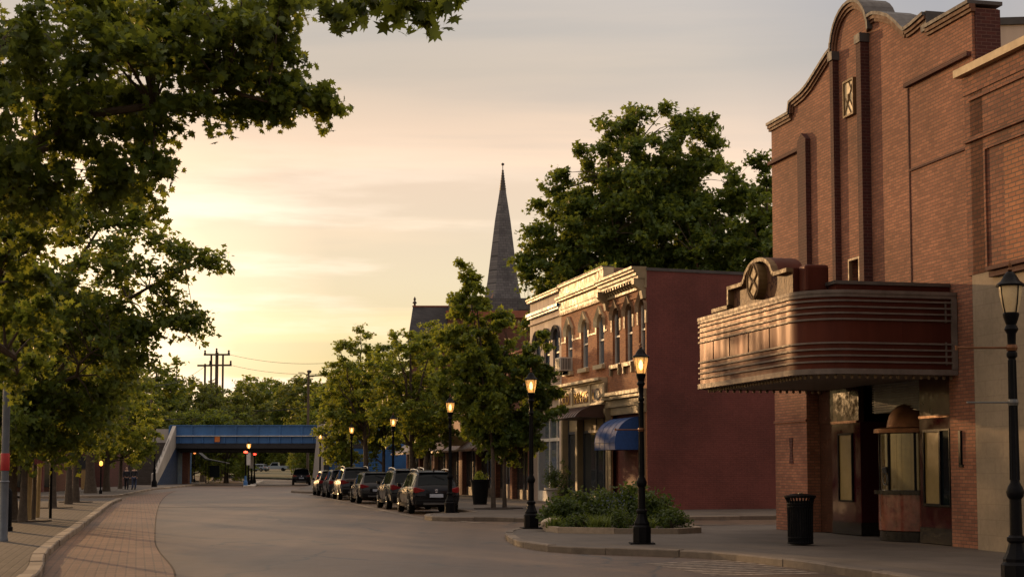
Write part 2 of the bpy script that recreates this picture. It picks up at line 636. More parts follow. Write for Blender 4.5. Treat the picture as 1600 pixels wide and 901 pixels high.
kerb('kerb', lft, .23, .012, ROAD - .05, 1.15, 1)
l2 = cat_rom(kerbL2, 5)
kerb('kerb', l2, .2, .01, ROAD - .05, 1.8, 1)

# left pavements
mb = MB()
mb.sheet([(p.x - .25, p.y) for p in lft] + [(-26.0, 80.2), (-70, 80.2), (-70, -40), (-3.5, -40)], 0.0)
struct('pavement', mb, M['side_brick'])
mb = MB()
mb.sheet([(p.x - .17 if p.y > 100 else p.x, p.y + (.17 if p.y < 100 else 0)) for p in l2 if p.y < 184] + [(-150, 183), (-150, 91.5)], 0.002)
mb.sheet([(p.x - .17, p.y, rise(p.y) + .002) for p in l2 if p.y > 183] + [(-120, 400, rise(400)), (-120, 183, rise(183))])
struct('pavement', mb, M['side_conc'])
kerb('kerb', [Vector((-70, 80.3, 0)), Vector((-25.8, 80.3, 0))], .2, .01, ROAD - .05, 1.8, -1)

# right pavement in front of the theatre (rounded corner)
tip = [(1395, 896), (1333, 888), (1250, 876), (1164, 866.5), (1087, 860.5), (985, 857), (882, 853.5), (840, 849.5), (811, 844.5), (797, 839), (790, 833), (791, 828.5), (806, 825), (845, 822.5), (960, 820.5), (1100, 819.5), (1215, 818.8)]
edgeT = [Vector((6.9, 8, 0)), Vector((6.15, 19.0, 0))] + [gh(*p) for p in tip]
edgeT.append(Vector((40, 49.5, 0)))
eT = cat_rom(edgeT, 6)
kerb('kerb', eT, .2, .012, ROAD - .05, 1.6, -1, 'kerb_d')


def inset(pts, w, side):
    out = []
    n = len(pts)
    for i, p in enumerate(pts):
        d = (pts[min(i + 1, n - 1)] - pts[max(i - 1, 0)])
        d.z = 0
        d.normalize()
        out.append(p + Vector((-d.y, d.x, 0)) * w * side)
    return out


mb = MB()
mb.sheet([(p.x, p.y) for p in inset(eT, .18, -1)] + [(60, 49.5), (60, -40), (7, -40)], 0.0)
struct('pavement', mb, M['side_conc'])

# pavement along the shops, with the nub in front of the parked cars and the far build-out


def carline(y, off=0.0):
    return -3.05 - 0.218 * (y - 59.3) + off


edgeS = [Vector((45, 62, 0)), Vector((20, 55.0, 0))] + [gh(*p) for p in ((1216, 805), (1100, 806), (950, 808), (830, 809), (760, 807.5), (700, 807.5), (672, 806.5), (663, 804.5), (668, 802.2), (692, 800.6))]
edgeS += [Vector((carline(y, 1.12), y, 0)) for y in (57.0, 62, 71.0)]
edgeS += [Vector((carline(y, o_), y, 0)) for y, o_ in ((72.0, .75), (73.0, .32), (74.4, .32), (75.1, .9), (76, 1.12), (85, 1.12), (88.9, 1.05), (89.1, .2), (89.9, .2), (90.2, 1.05), (92, 1.12), (103, 1.12))]
edgeS += [Vector((-14.6, 107.0, 0)), Vector((-15.9, 111, 0)), Vector((-16.6, 118, 0)), Vector((-18.0, 134, 0)), Vector((-19.2, 149, 0)), Vector((-20.0, 170, 0)), Vector((-24, 185, 0))]
eS = cat_rom(edgeS, 6)
kerb('kerb', eS, .2, .012, ROAD - .05, 1.6, -1, 'kerb_d')
mb = MB()
mb.sheet([(p.x, p.y) for p in inset(eS, .18, -1)] + [(60, 185), (60, 64)], 0.0)
struct('pavement', mb, M['side_conc'])

# pale concrete edge of the parking bay
bay = [gh(*p, ROAD) for p in ((760, 817), (700, 811.5), (662, 808.5), (605, 797), (557, 786.6), (527, 780.3), (497, 774.5), (474, 769.8), (464, 768.2), (463, 766.5), (468, 764.6), (480, 761.5), (492, 758.8))]
struct('parking_edge', band(cat_rom(bay, 5), .30, ROAD + .008), M['gutter'])

# faded ladder crossing in front of the theatre
mb = MB()
a0, a1 = gh(1008, 880, ROAD), gh(1150, 874, ROAD)
b0, b1 = gh(1120, 900, ROAD), gh(1290, 897, ROAD)
n = 9
for k in range(n):
    t0, t1 = k / n, (k + .5) / n
    mb.sheet([a0.lerp(b0, t0), a1.lerp(b1, t0), a1.lerp(b1, t1), a0.lerp(b0, t1)], ROAD + .005)
cw = NT('faded_crossing')
setp(cw.b, rough=.75)
o_ = cw.obj()
wear = cw.ramp(cw.noise(o_, 7, 6, .75), [(.40, (.10, .075, .058)), (.60, (.34, .28, .22))])
cw.l(wear, cw.b.inputs['Base Color'])
struct('crossing', mb, cw.m)

# darker repair seam across the road and a dark band at the bridge
mb = MB()
s0, s1 = gh(246, 792, ROAD), gh(530, 791, ROAD)
mb.sheet([s0, s1, s1 + Vector((0, .45, 0)), s0 + Vector((0, .45, 0))], ROAD + .0055)
struct('road_seam', mb, plain('tar_seam', (.03, .026, .023), .6))
mb = MB()
e0, e1 = gh(262, 757.2, ROAD), gh(497, 757.2, ROAD)
mb.sheet([e0, e1, e1 + Vector((0, 1.4, 0)), e0 + Vector((0, 1.4, 0))], ROAD + .0055)
struct('dark_road_line', mb, plain('dark_road_band', (.022, .02, .02), .7))

# median island under the bridge
isl = [gh(*p) for p in ((380, 758.5), (398, 758), (404, 754), (416, 747.5), (439, 738), (424, 736.5), (400, 738), (388, 746))]
mb = MB()
mb.prism([(p.x, p.y) for p in isl], ROAD - .05, .0, 'z')
struct('median', mb, M['pale_conc'])
mb = MB()
mb.sheet([(-58, 250, rise(250) + .03), (-30, 210, rise(210) + .03), (-20, 330, rise(330) + .03), (-80, 390, rise(390) + .03)])
struct('far_verge', mb, M['verge'])
# ------------------------------------------------------------------ buildings
def wall_holes(mb, x0, x1, z0, z1, holes, y=0.0, depth=.16, mi=0, mr=None):
    """front wall at y with rectangular openings (hx0,hx1,hz0,hz1) and their reveals (into -y)"""
    mr = mi if mr is None else mr
    X = sorted({x0, x1, *[h[0] for h in holes], *[h[1] for h in holes]})
    Z = sorted({z0, z1, *[h[2] for h in holes], *[h[3] for h in holes]})
    for i in range(len(X) - 1):
        for j in range(len(Z) - 1):
            cx, cz = (X[i] + X[i + 1]) / 2, (Z[j] + Z[j + 1]) / 2
            if any(h[0] < cx < h[1] and h[2] < cz < h[3] for h in holes): continue
            mb.add([(X[i], y, Z[j]), (X[i + 1], y, Z[j]), (X[i + 1], y, Z[j + 1]), (X[i], y, Z[j + 1])], [(3, 2, 1, 0)], mi)
    for a, b, c, d in holes:
        yy = y - depth
        mb.add([(a, y, c), (b, y, c), (b, y, d), (a, y, d), (a, yy, c), (b, yy, c), (b, yy, d), (a, yy, d)],
               [(0, 1, 5, 4), (1, 2, 6, 5), (2, 3, 7, 6), (3, 0, 4, 7)], mr)
    return mb


def sash_window(parent, x0, x1, z0, z1, y, frame='frame_w', gl='glass_b', curtain=True, name='window'):
    """double-hung sash set back in an opening: frame > pane, curtain"""
    fr = MB()
    t = .07
    fr.box(x0, x0 + t, y - .09, y, z0, z1).box(x1 - t, x1, y - .09, y, z0, z1)
    fr.box(x0 + t, x1 - t, y - .09, y, z1 - t, z1).box(x0 + t, x1 - t, y - .09, y, z0, z0 + t)
    zm = (z0 + z1) / 2
    fr.box(x0 + t, x1 - t, y - .075, y - .01, zm - .035, zm + .035)
    w = fr.build(name, M[frame], parent)
    MB().box(x0 + t, x1 - t, y - .07, y - .055, zm + .035, z1 - t).box(x0 + t, x1 - t, y - .085, y - .07, z0 + t, zm - .035).build('pane', M[gl], w)
    return w


def hood(parent, xc, w, z0, z1, y, mat, kind='point', drop=.35):
    """moulded window hood around an arched head"""
    mb = MB()
    n = 9
    ri = w / 2
    inner, outer = [], []
    h = z1 - z0 - .22
    for k in range(n):
        t = math.pi * k / (n - 1)
        inner.append((xc + ri * math.cos(t), z0 + h * math.sin(t)))
    ro = w / 2 + .17
    if kind == 'point':
        outer = [(xc + ro, z0), (xc + ro, z0 + h * .62), (xc + ro * .55, z0 + h + .04), (xc, z1 + .12), (xc - ro * .55, z0 + h + .04), (xc - ro, z0 + h * .62), (xc - ro, z0)]
    else:
        for k in range(n):
            t = math.pi * k / (n - 1)
            outer.append((xc + ro * math.cos(t), z0 + (h + .16) * math.sin(t)))
    L = 17

    def resamp(p, m):
        d = [0]
        for a, b in zip(p, p[1:]): d.append(d[-1] + math.hypot(b[0] - a[0], b[1] - a[1]))
        out = []
        for k in range(m):
            s = d[-1] * k / (m - 1)
            for i in range(len(p) - 1):
                if s <= d[i + 1] + 1e-9:
                    t = (s - d[i]) / (d[i + 1] - d[i])
                    out.append((p[i][0] + (p[i + 1][0] - p[i][0]) * t, p[i][1] + (p[i + 1][1] - p[i][1]) * t))
                    break
        return out
    I, O = resamp(inner, L), resamp(outer, L)
    vs = [(p[0], y + .02, p[1]) for p in I] + [(p[0], y + .12, p[1]) for p in O] + [(p[0], y - .02, p[1]) for p in O] + [(p[0], y - .16, p[1]) for p in I]
    fs = []
    for k in range(L - 1):
        for a, b in ((0, 1), (1, 2), (3, 0)):
            fs.append((a * L + k, a * L + k + 1, b * L + k + 1, b * L + k))
    mb.add(vs, fs)
    # spandrel filling the square head of the opening behind the arch
    top = z1 + .0
    sp = [(xc + ri + .001, top), (xc - ri - .001, top)] + [(p[0], p[1]) for p in I[::-1]]
    mb.add([(p[0], y - .03, p[1]) for p in sp], [tuple(range(len(sp)))])
    # label stops and ears
    for s in (-1, 1):
        xa, xb = xc + s * (ri + .003), xc + s * (ri + .2)
        mb.box(xa, xb, y - .02, y + .03, z0 - drop, z0 - .002)
    return mb.build('hood', M[mat], parent)


def cornice(parent, x0, x1, steps, mat, name='cornice'):
    """stack of (z0, z1, projection) courses"""
    mb = MB()
    for i, (a, b, p) in enumerate(steps):
        mb.box(x0 - p * .25, x1 + p * .25, -.05, p, a, b)
    return mb.build(name, M[mat], parent)


M['hood_brown'] = plain('brown_painted_stone', (.20, .125, .07), .6, var=.25)
ang = math.atan2(SD.y, SD.x)
RO = gh(1012, 796)


def row_empty(name, t, label, cat='building', group='two storey shops along the right pavement'):
    p = RO + SD * t
    return empty(name, (p.x, p.y, 0), ang, label, cat, group)


def shell(parent, w, h, depth, mat, near=None, roof=True):
    """side, rear and roof of a block whose front is built separately (front at y=0, interior -y)"""
    mb = MB()
    mb.add([(0, 0, 0), (0, -depth, 0), (0, -depth, h), (0, 0, h)], [(0, 1, 2, 3)], 1 if near else 0)
    mb.add([(w, 0, 0), (w, -depth, 0), (w, -depth, h), (w, 0, h)], [(3, 2, 1, 0)], 0)
    mb.add([(0, -depth, 0), (w, -depth, 0), (w, -depth, h), (0, -depth, h)], [(0, 1, 2, 3)], 0)
    return mb


# ---- corner shop: orange brick front, red painted flank
W1, H1 = 5.15, 9.05
b = row_empty('corner_shop', 0, 'narrow orange brick corner shop with dark red painted side wall and blue awning')
mb = MB()
wins = [(3.43, 4.40), (1.75, 2.66), (.16, .95)]
holes = [(a, c, 5.86, 8.22) for a, c in wins]
wall_holes(mb, 0, W1, 4.7, H1, holes)
wall_holes(mb, 0, .62, 0, 4.7, [])
wall_holes(mb, 4.45, W1, 0, 4.7, [])
mb.build('wall', M['brick_row'], b)
mb = MB()   # flank, slightly oblique to the frontage, and parapet cap
fl = [(0, 0), (.9, -13.5)]
mb.prism([(0.001, -.003), (1.6, -15), (W1, -15), (W1, -.2), (.25, -.2)], 0, 9.28, 'z')
mb.build('side_wall', M['red_paint'], b)
MB().prism([(-.04, .0), (1.56, -15), (1.9, -15), (.3, -.2)], 9.283, 9.40, 'z').build('coping', M['grey_metal'], b)
MB().prism([(.2, -.25), (1.65, -14.9), (W1, -14.9), (W1, -.25)], 9.20, 9.285, 'z').build('roof', M['roofing'], b)
for a, c in wins:
    w_ = sash_window(b, a, c, 5.86, 8.22, -.10, 'frame_w', 'glass')
    hd = hood(b, (a + c) / 2, c - a, 7.75, 8.45, 0, 'hood_brown', 'point', .5)
    MB().box(a - .12, c + .12, -.1, .14, 5.70, 5.858).box(a - .12, a + .0, 0, .11, 5.42, 5.70).box(c, c + .12, 0, .11, 5.42, 5.70).build('sill', M['cream2'], b)
# bracketed cornice
mb = MB()
for z0, z1, p in ((8.62, 8.72, .10), (8.98, 9.10, .34), (9.10, 9.24, .42), (9.24, 9.34, .52), (9.34, 9.44, .60)):
    mb.box(.0, W1 + .06, -.02, p, z0, z1)
mb.box(0, W1, -.02, .06, 8.72, 8.98)
for k in range(13):
    x = .55 + k * (W1 - 1.0) / 12
    mb.prism([(0.06, 8.74), (.12, 8.74), (.20, 8.84), (.32, 8.88), (.32, 8.975), (.06, 8.975)], x - .06, x + .06, 'x')
for x in (.17, W1 - .15):
    mb.prism([(0.0, 8.2), (.14, 8.2), (.2, 8.5), (.5, 8.75), (.5, 8.977), (.0, 8.977)], x - .14, x + .14, 'x')
mb.build('cornice', M['cream2'], b)
MB().box(.1, W1 - .01, -.02, .05, 8.32, 8.42).build('string_course', M['brick_row'], b)
# shopfront surround
mb = MB()
for z0, z1, p in ((3.78, 4.10, .06), (4.10, 4.22, .14), (4.22, 4.42, .10), (4.42, 4.56, .26), (4.56, 4.70, .36)):
    mb.box(.05, W1 - .02, -.3, p, z0, z1)
for x in (.36, 4.72):
    mb.prism([(0, 3.35), (.10, 3.35), (.14, 3.6), (.28, 3.9), (.28, 4.09), (0, 4.09)], x - .12, x + .12, 'x')
mb.box(.20, .55, -.02, .08, 0, 3.34)
mb.box(4.50, 4.92, -.02, .08, 0, 3.34)
mb.build('shop_fascia', M['cream2'], b)
mb = MB()
for x in (.62, 1.6, 2.62, 3.5, 4.37): mb.box(x, x + .08, -.42, -.30, .0, 3.775)
for z in (2.55, 3.68): mb.box(.70, 4.37, -.41, -.31, z, z + .09)
mb.box(.70, 4.37, -.42, -.30, 0, .5)
fr = mb.build('shop_window', M['blue_frame'], b)
MB().box(.66, 4.41, -.38, -.36, .45, 3.72).build('pane', M['glass'], fr)
mb = MB()
mb.box(1.66, 2.62, -.36, -.295, .05, 2.5)
dr = mb.build('door', M['frame_d'], b)
MB().box(1.80, 2.48, -.296, -.288, .9, 2.3).build('pane', M['glass'], dr)
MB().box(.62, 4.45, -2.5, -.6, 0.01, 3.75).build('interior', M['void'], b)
# blue quarter-round awning
A0, A1 = .88, 3.68
prof = []
for k in range(11):
    t = math.pi / 2 * k / 10
    prof.append((1.0 * math.sin(t), 2.62 + 1.0 * math.cos(t)))
mb = MB()
vs, fs = [], []
for x in (A0, A1):
    vs += [(x, p[0] + .02, p[1]) for p in prof] + [(x, 1.02, 2.33), (x, .02, 2.33)]
n = len(prof) + 2
for k in range(n - 1): fs.append((k, k + 1, n + k + 1, n + k))
fs += [tuple(range(n))[::-1], tuple(range(n, 2 * n))]
aw = mb.add(vs, fs).build('awning', M['blue_canvas'], b, 40)
mb = MB()
for k in range(5):
    x = A0 + (A1 - A0) * k / 4
    mb.tube([(x, p[0] + .025, p[1] + .006) for p in prof] + [(x, 1.03, 2.33)], .006, 5)
mb.tube([(A0, 1.03, 2.62), (A1, 1.03, 2.62)], .012, 5)
mb.build('awning_rib', M['blue_canvas'], aw)
# vents and conduit box on the brick
MB().box(.35, .47, 0, .07, 5.0, 5.14).build('vent', M['black'], b)

# ---- middle shop: brick with tall cream cornice
W2, H2 = 7.23, 9.2
b = row_empty('cream_cornice_shop', 5.152, 'orange brick shop with a tall cream cornice, lettered cream fascia and dark curved metal awning')
mb = MB()
wins = [(5.28, 6.58 - .3), (2.82, 3.93), (.43, 1.55)]
wins = [(5.35, 6.40), (2.85, 3.90), (.45, 1.50)]
holes = [(a, c, 6.0, 8.15) for a, c in wins]
wall_holes(mb, 0, W2, 5.4, 9.0, holes)
mb.build('wall', M['brick_row'], b)
for a, c in wins:
    sash_window(b, a, c, 6.0, 8.15, -.10, 'frame_w', 'glass_b')
    hood(b, (a + c) / 2, c - a, 7.65, 8.42, 0, 'cream', 'point', .3)
    MB().box(a - .14, c + .14, -.1, .16, 5.82, 5.998).build('sill', M['cream'], b)
for x0, x1 in ((0, .22), (1.73, 2.62), (4.13, 5.12), (6.63, W2)):
    MB().box(x0, x1, -.02, .03, 7.38, 7.44).build('string_course', M['cream'], b)
mb = MB()
for z0, z1, p in ((8.80, 8.95, .08), (8.95, 9.32, .12), (9.32, 9.42, .26), (9.42, 9.52, .34), (9.52, 9.98, .10), (9.98, 10.08, .2)):
    mb.box(0.002, W2 - .002, -.3, p, z0, z1)
for k in range(40):
    x = .1 + k * (W2 - .2) / 39
    mb.box(x - .045, x + .045, .0, .12, 8.68, 8.80)
mb.box(.0, .55, -.3, .17, 9.525, 9.975)
mb.box(.75, 1.0, -.3, .15, 9.525, 9.975)
mb.build('cornice', M['cream'], b)
MB().box(0.002, W2 - .002, -.32, .22, 10.083, 10.13).build('coping', M['grey_metal'], b)
# near return of the parapet and roof
mb = shell(b, W2, 9.2, 14, 'brick_n')
mb.add([(.0, -.3, 9.2), (0, -6, 9.2), (0, -6, 10.05), (0, -.3, 10.05)], [(0, 1, 2, 3)])
mb.box(0.0, .25, -8, -.3, 9.2, 10.02)
mb.build('side_wall', M['pink_stone'], b)
MB().box(0.25, W2, -14, -.3, 9.2, 9.26).build('roof', M['roofing'], b)
# fascia with three sign panels
mb = MB()
mb.box(0.02, W2 - .02, -.3, .10, 4.38, 5.22)
for z0, z1, p in ((5.22, 5.30, .22), (5.30, 5.42, .40), (4.22, 4.38, .20), (4.30, 4.36, .26)):
    mb.box(0.02, W2 - .02, -.3, p, z0, z1)
fx = [(.35, 2.0), (2.35, 4.9), (5.15, 6.9)]
for x in (.12, 2.17, 5.02, 7.05): mb.box(x - .1, x + .1, .0, .16, 4.385, 5.215)
fa = mb.build('shop_fascia', M['cream'], b)
dkp = plain('dark_sign_panel', (.16, .075, .045), .5, var=.3, scale=6)
for i, (x0, x1) in enumerate(fx):
    mb = MB()
    mb.box(x0 + .05, x1 - .05, .10, .118, 4.46, 5.0)
    mb.build('sign_panel', dkp, fa)


def lettering(text, x, y, z, size, mat, parent, sx=1.0):
    cu = bpy.data.curves.new('lettering', 'FONT')
    cu.body = text
    cu.size = size
    cu.extrude = .012
    cu.align_x = 'CENTER'
    cu.materials.append(M[mat])
    o = bpy.data.objects.new('lettering', cu)
    COL.objects.link(o)
    o.parent = parent
    o.location = (x, y, z)
    o.rotation_euler = (R(90), 0, R(180))
    o.scale = (sx, 1, 1)
    bpy.context.view_layer.update()
    me = bpy.data.meshes.new_from_object(o.evaluated_get(bpy.context.evaluated_depsgraph_get()))
    m2 = bpy.data.objects.new('lettering', me)
    COL.objects.link(m2)
    m2.parent = parent
    m2.location, m2.rotation_euler, m2.scale = o.location, o.rotation_euler, o.scale
    bpy.data.objects.remove(o)
    m2.name = 'lettering'
    return m2


M['gold_letter'] = plain('gold_leaf_letters', (.62, .38, .08), .4, .3, var=.2)
lettering('MNYS', 3.62, .135, 4.50, .66, 'gold_letter', fa, 1.25)
lettering('CO', 6.05, .135, 4.50, .62, 'gold_letter', fa, 1.2)
mb = MB()
mb.prism([(1.1 + .42 * math.cos(t), 4.73 + .25 * math.sin(t)) for t in [k * math.pi / 10 for k in range(20)]], .118, .15, 'y')
mb.build('emblem', M['frame_d'], fa)
mb = MB()
for k in range(7):
    t = k * .9
    mb.box(1.55 + .05 * k * .5, 1.60 + .05 * k * .5, .118, .14, 4.55 + .06 * (k % 3), 4.7 + .05 * (k % 4))
mb.build('emblem', M['gold_letter'], fa)
# lower front: piers, shop windows, recessed door
mb = MB()
for x0, x1 in ((0, .25), (4.55, 4.85), (7.0, W2)): MB().box(x0, x1, -.35, .03, 0, 4.22).build('pier', M['cream2'], b)
mb = MB()
for x in (.25, 1.35, 2.5, 4.47, 4.85, 5.7, 6.92): mb.box(x, x + .08, -.36, -.25, 0, 4.22)
for x0, x1 in ((.33, 4.47), (4.93, 6.92)):
    mb.box(x0, x1, -.35, -.26, 3.15, 3.27)
    mb.box(x0, x1, -.35, -.26, 0, .45)
fr = mb.build('shop_window', M['frame_d'], b)
MB().box(.33, 4.47, -.32, -.30, .4, 3.2).box(4.93, 6.92, -.32, -.30, .4, 3.2).build('pane', M['glass'], fr)
MB().box(.33, 4.47, -.33, -.28, 3.27, 4.0).box(4.93, 6.92, -.33, -.28, 3.27, 4.0).build('transom_board', M['cream2'], b)
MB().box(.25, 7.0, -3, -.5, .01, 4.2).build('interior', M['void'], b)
# display goods dimly seen would sit behind glass; keep a few pale boxes
mb = MB()
rg = random.Random(4)
for k in range(9):
    x = rg.uniform(.5, 4.2)
    h = rg.uniform(.3, 1.1)
    mb.box(x, x + rg.uniform(.15, .4), -.5, -.42, .5, .5 + h)
mb.build('window_display', M['frame_w'], b)
# curved standing-seam awning
prof = []
for k in range(9):
    t = math.pi / 2 * k / 8 * .92
    prof.append((1.3 * math.sin(t), 3.70 + .62 * (math.cos(t) - .12)))
prof[-1] = (1.3, 3.74)
A0, A1 = -.02, 4.6
vs, fs = [], []
for x in (A0, A1):
    vs += [(x, p[0] + .12, p[1]) for p in prof] + [(x, .12, 3.72)]
n = len(prof) + 1
for k in range(n - 1): fs.append((k, k + 1, n + k + 1, n + k))
fs += [tuple(range(n))[::-1], tuple(range(n, 2 * n))]
aw = MB().add(vs, fs).build('awning', M['brown_metal'], b, 40)
mb = MB()
for k in range(12):
    x = A0 + (A1 - A0) * k / 11
    mb.tube([(x, p[0] + .125, p[1] + .012) for p in prof], .018, 5)
mb.build('awning_rib', M['brown_metal'], aw)

# air conditioner hanging in the left sash: its own thing
acp = RO + SD * (5.152 + 5.88)
ac = empty('air_conditioner', (acp.x, acp.y, 6.02), ang, 'pale boxy window air conditioner sticking out of the left sash of the cream cornice shop', 'air conditioner')
MB().box(-.42, .42, -.1, .55, 0, .62).build('casing', M['frame_w'], ac, bevel=.015)
mb = MB()
for k in range(9): mb.box(-.36, .36, .552, .565, .06 + k * .058, .09 + k * .058)
for k in range(6): mb.box(-.432, -.422, .08 + k * .075, .11 + k * .075, .06, .56)
mb.build('grille', M['black'], ac)
MB().box(-.3, -.25, -.08, .4, -.16, -.002).box(.25, .3, -.08, .4, -.16, -.002).build('bracket', M['black'], ac)

# ---- third shop: beige stucco
W3 = 5.9
b = row_empty('beige_shop', 12.385, 'beige rendered shop with dark hooded windows and a blue band below its parapet')
mb = MB()
wins = [(.35, 1.5), (2.1, 3.2), (3.8, 4.95)]
wall_holes(mb, 0, W3, 4.9, 9.9, [(a, c, 5.95, 8.2) for a, c in wins])
mb.box(0, .4, -.3, -.0, 0, 4.9).box(5.5, W3, -.3, 0, 0, 4.9)
mb.box(.4, 5.5, -.3, -.01, 4.2, 4.9)
mb.build('wall', M['beige'], b)
for a, c in wins:
    sash_window(b, a, c, 5.95, 8.2, -.1, 'frame_d', 'glass_b')
    hood(b, (a + c) / 2, c - a, 7.7, 8.42, 0, 'grey_metal', 'round', .35)
    MB().box(a - .12, c + .12, -.1, .14, 5.78, 5.948).build('sill', M['beige'], b)
cornice(b, 0.03, W3 - .03, [(9.86, 9.98, .18), (9.98, 10.04, .24)], 'cream')
cornice(b, 0.03, W3 - .03, [(9.05, 9.16, .16), (9.16, 9.30, .24)], 'steel_blue', 'blue_band')
cornice(b, 0.03, W3 - .03, [(8.72, 8.80, .1)], 'beige', 'string_course')
cornice(b, 0.03, W3 - .03, [(4.86, 5.0, .2)], 'beige', 'string_course')
mb = shell(b, W3, 9.8, 12, 'beige')
mb.build('side_wall', M['pink_stone'], b)
MB().box(0, W3, -12, -.02, 9.5, 9.56).build('roof', M['roofing'], b)
mb = MB()
for x in (.4, 1.8, 3.2, 5.42): mb.box(x, x + .09, -.4, -.28, 0, 4.2)
mb.box(.49, 5.42, -.39, -.29, 2.9, 3.05).box(.49, 5.42, -.39, -.29, 0, .5)
fr = mb.build('shop_window', M['frame_w'], b)
MB().box(.45, 5.45, -.36, -.34, .45, 4.2).build('pane', M['glass_b'], fr)
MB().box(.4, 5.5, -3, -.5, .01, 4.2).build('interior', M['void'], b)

# ---- lower shops further along


def plain_shop(name, t, w, h, mat, label, nwin, trim='red_stone', awn='brown_metal', brown=True):
    b = row_empty(name, t, label)
    mb = MB()
    hl = []
    for k in range(nwin):
        x = w * (k + .5) / nwin
        hl.append((x - .5, x + .5, 5.3, 7.2))
    wall_holes(mb, 0, w, 3.6, h, hl)
    for x0, x1 in ((0, .5), (w * .5 - .25, w * .5 + .25), (w - .5, w)): mb.box(x0, x1, -.4, -.002, 0, 3.6)
    shm = shell(b, w, h - .1, 7, mat)
    off = len(mb.v)
    mb.v += shm.v
    mb.f += [tuple(off + i for i in f) for f in shm.f]
    mb.m += [0] * len(shm.f)
    mb.build('wall', M[mat], b)
    MB().box(0.1, w - .1, -6.9, -.1, h - .3, h - .25).build('roof', M['roofing'], b)
    for a, c, d, e in hl:
        sash_window(b, a, c, d, e, -.1, 'frame_w', 'glass')
        MB().box(a - .1, c + .1, -.05, .1, d - .15, d - .002).build('sill', M[trim], b)
    cornice(b, 0.02, w - .02, [(h - .5, h - .38, .12), (h - .2, h - .08, .22), (h - .08, h + .03, .32)], trim)
    mb = MB()
    for x0, x1 in ((.5, w * .5 - .25), (w * .5 + .25, w - .5)):
        mb.box(x0, x0 + .08, -.36, -.26, 0, 3.0).box(x1 - .08, x1, -.36, -.26, 0, 3.0)
        mb.box((x0 + x1) / 2 - .04, (x0 + x1) / 2 + .04, -.36, -.26, .5, 3.0)
        mb.box(x0, x1, -.37, -.25, 0, .5).box(x0, x1, -.37, -.25, 2.9, 3.6)
    fr = mb.build('shop_window', M['dark_wood'], b)
    MB().box(.5, w - .5, -.32, -.30, .5, 2.9).build('pane', M['glass'], fr)
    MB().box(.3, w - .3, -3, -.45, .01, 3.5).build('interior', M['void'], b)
    if awn:
        mb = MB()
        mb.prism([(.0, 3.4), (.0, 3.0), (1.2, 2.55), (1.2, 2.66)], .3, w - .3, 'x')
        mb.build('awning', M[awn], b)
    return b


plain_shop('brick_shop', 18.29, 8.2, 7.6, 'brick_n', 'dark brown brick shop with red stone cornice next beyond the beige shop', 3)
bs = plain_shop('brick_shop', 26.5, 9.0, 6.4, 'brick_church', 'low dark brick shop with timber front behind the slender maple trunks', 3, 'red_stone')
plain_shop('stone_shop', 35.51, 9.0, 7.4, 'pink_stone', 'pinkish stone shop behind the yellow green street trees', 3, 'stone')
plain_shop('brick_shop', 44.52, 10.5, 7.0, 'brick_n', 'farthest brown brick shop before the church along the right pavement', 4, 'stone')
# hanging timber sign on the low brick shop
sp = RO + SD * 31.5
sg = empty('shop_sign', (sp.x, sp.y, 2.9), ang, 'tan tapered wooden sign board projecting over the pavement from the low dark brick shop', 'sign')
MB().prism([(.05, 0), (1.35, 0), (1.6, .62), (.05, .62)], -.06, .06, 'x').build('board', M['stake'], sg)
MB().tube([(0, 0, .7), (0, 1.4, .7)], .03, 6).build('bracket', M['black'], sg)

# ---- theatre
TO = gh(1537, 858)
TE = gh(1213, 826)
td = (TE - TO).normalized()
tang = math.atan2(td.y, td.x)
th = empty('theatre', (TO.x, TO.y, 0), tang, 'tall red brown brick theatre with a stepped and arched parapet behind the maroon marquee', 'theatre')
TW = 10.5
mb = MB()
# brick front up to 9.0; entrance opening 1.23..8.45 below 3.56
wall_holes(mb, 0, TW, 3.56, 9.0, [(5.28, 5.84, 5.45, 6.52)], 0, .35)
wall_holes(mb, 0, 1.23, 0, 3.56, [], 0)
wall_holes(mb, 8.45, TW, 0, 3.56, [], 0)
mb.add([(8.45, 0, 0), (8.45, -1.2, 0), (8.45, -1.2, 3.56), (8.45, 0, 3.56)], [(0, 1, 2, 3)])
mb.add([(1.23, 0, 0), (1.23, -.6, 0), (1.23, -.6, 3.56), (1.23, 0, 3.56)], [(3, 2, 1, 0)])
# parapet with steps, ramps and the centre arch, 0.6 thick
arc = [(5.5 + .92 * math.cos(t), 11.72 + .84 * math.sin(t)) for t in [math.pi * k / 14 for k in range(15)]]
outl = [(0, 9.0), (TW, 9.0), (TW, 10.72), (9.1, 10.72), (9.05, 11.0), (8.75, 11.02), (8.3, 11.07), (7.9, 11.17), (7.5, 11.33), (7.1, 11.5), (6.75, 11.64), (6.43, 11.72)]
left = outl[2:]
archpts = [(6.42, 11.9)] + arc[1:-1] + [(4.58, 11.9)]
right = [(4.57, 11.93), (4.25, 11.93), (3.9, 11.83), (3.5, 11.66), (3.2, 11.46), (2.9, 11.22), (2.75, 11.13), (2.4, 11.14), (1.85, 11.22), (1.8, 10.93), (0, 10.90)]
top = left + archpts + right
mb.prism([(0, 9.0), (TW, 9.0)] + top, -.6, 0, 'y')
mb.add([(0, 0, 0), (0, -16, 0), (0, -16, 9.3), (0, 0, 9.3)], [(0, 1, 2, 3)])
mb.add([(TW, 0, 0), (TW, -16, 0), (TW, -16, 9.3), (TW, 0, 9.3)], [(3, 2, 1, 0)])
mb.add([(0, -16, 0), (TW, -16, 0), (TW, -16, 9.3), (0, -16, 9.3)], [(0, 1, 2, 3)])
mb.build('wall', M['brick_t'], th)
MB().box(.02, TW - .02, -15.9, -.62, 9.2, 9.28).build('roof', M['roofing'], th)
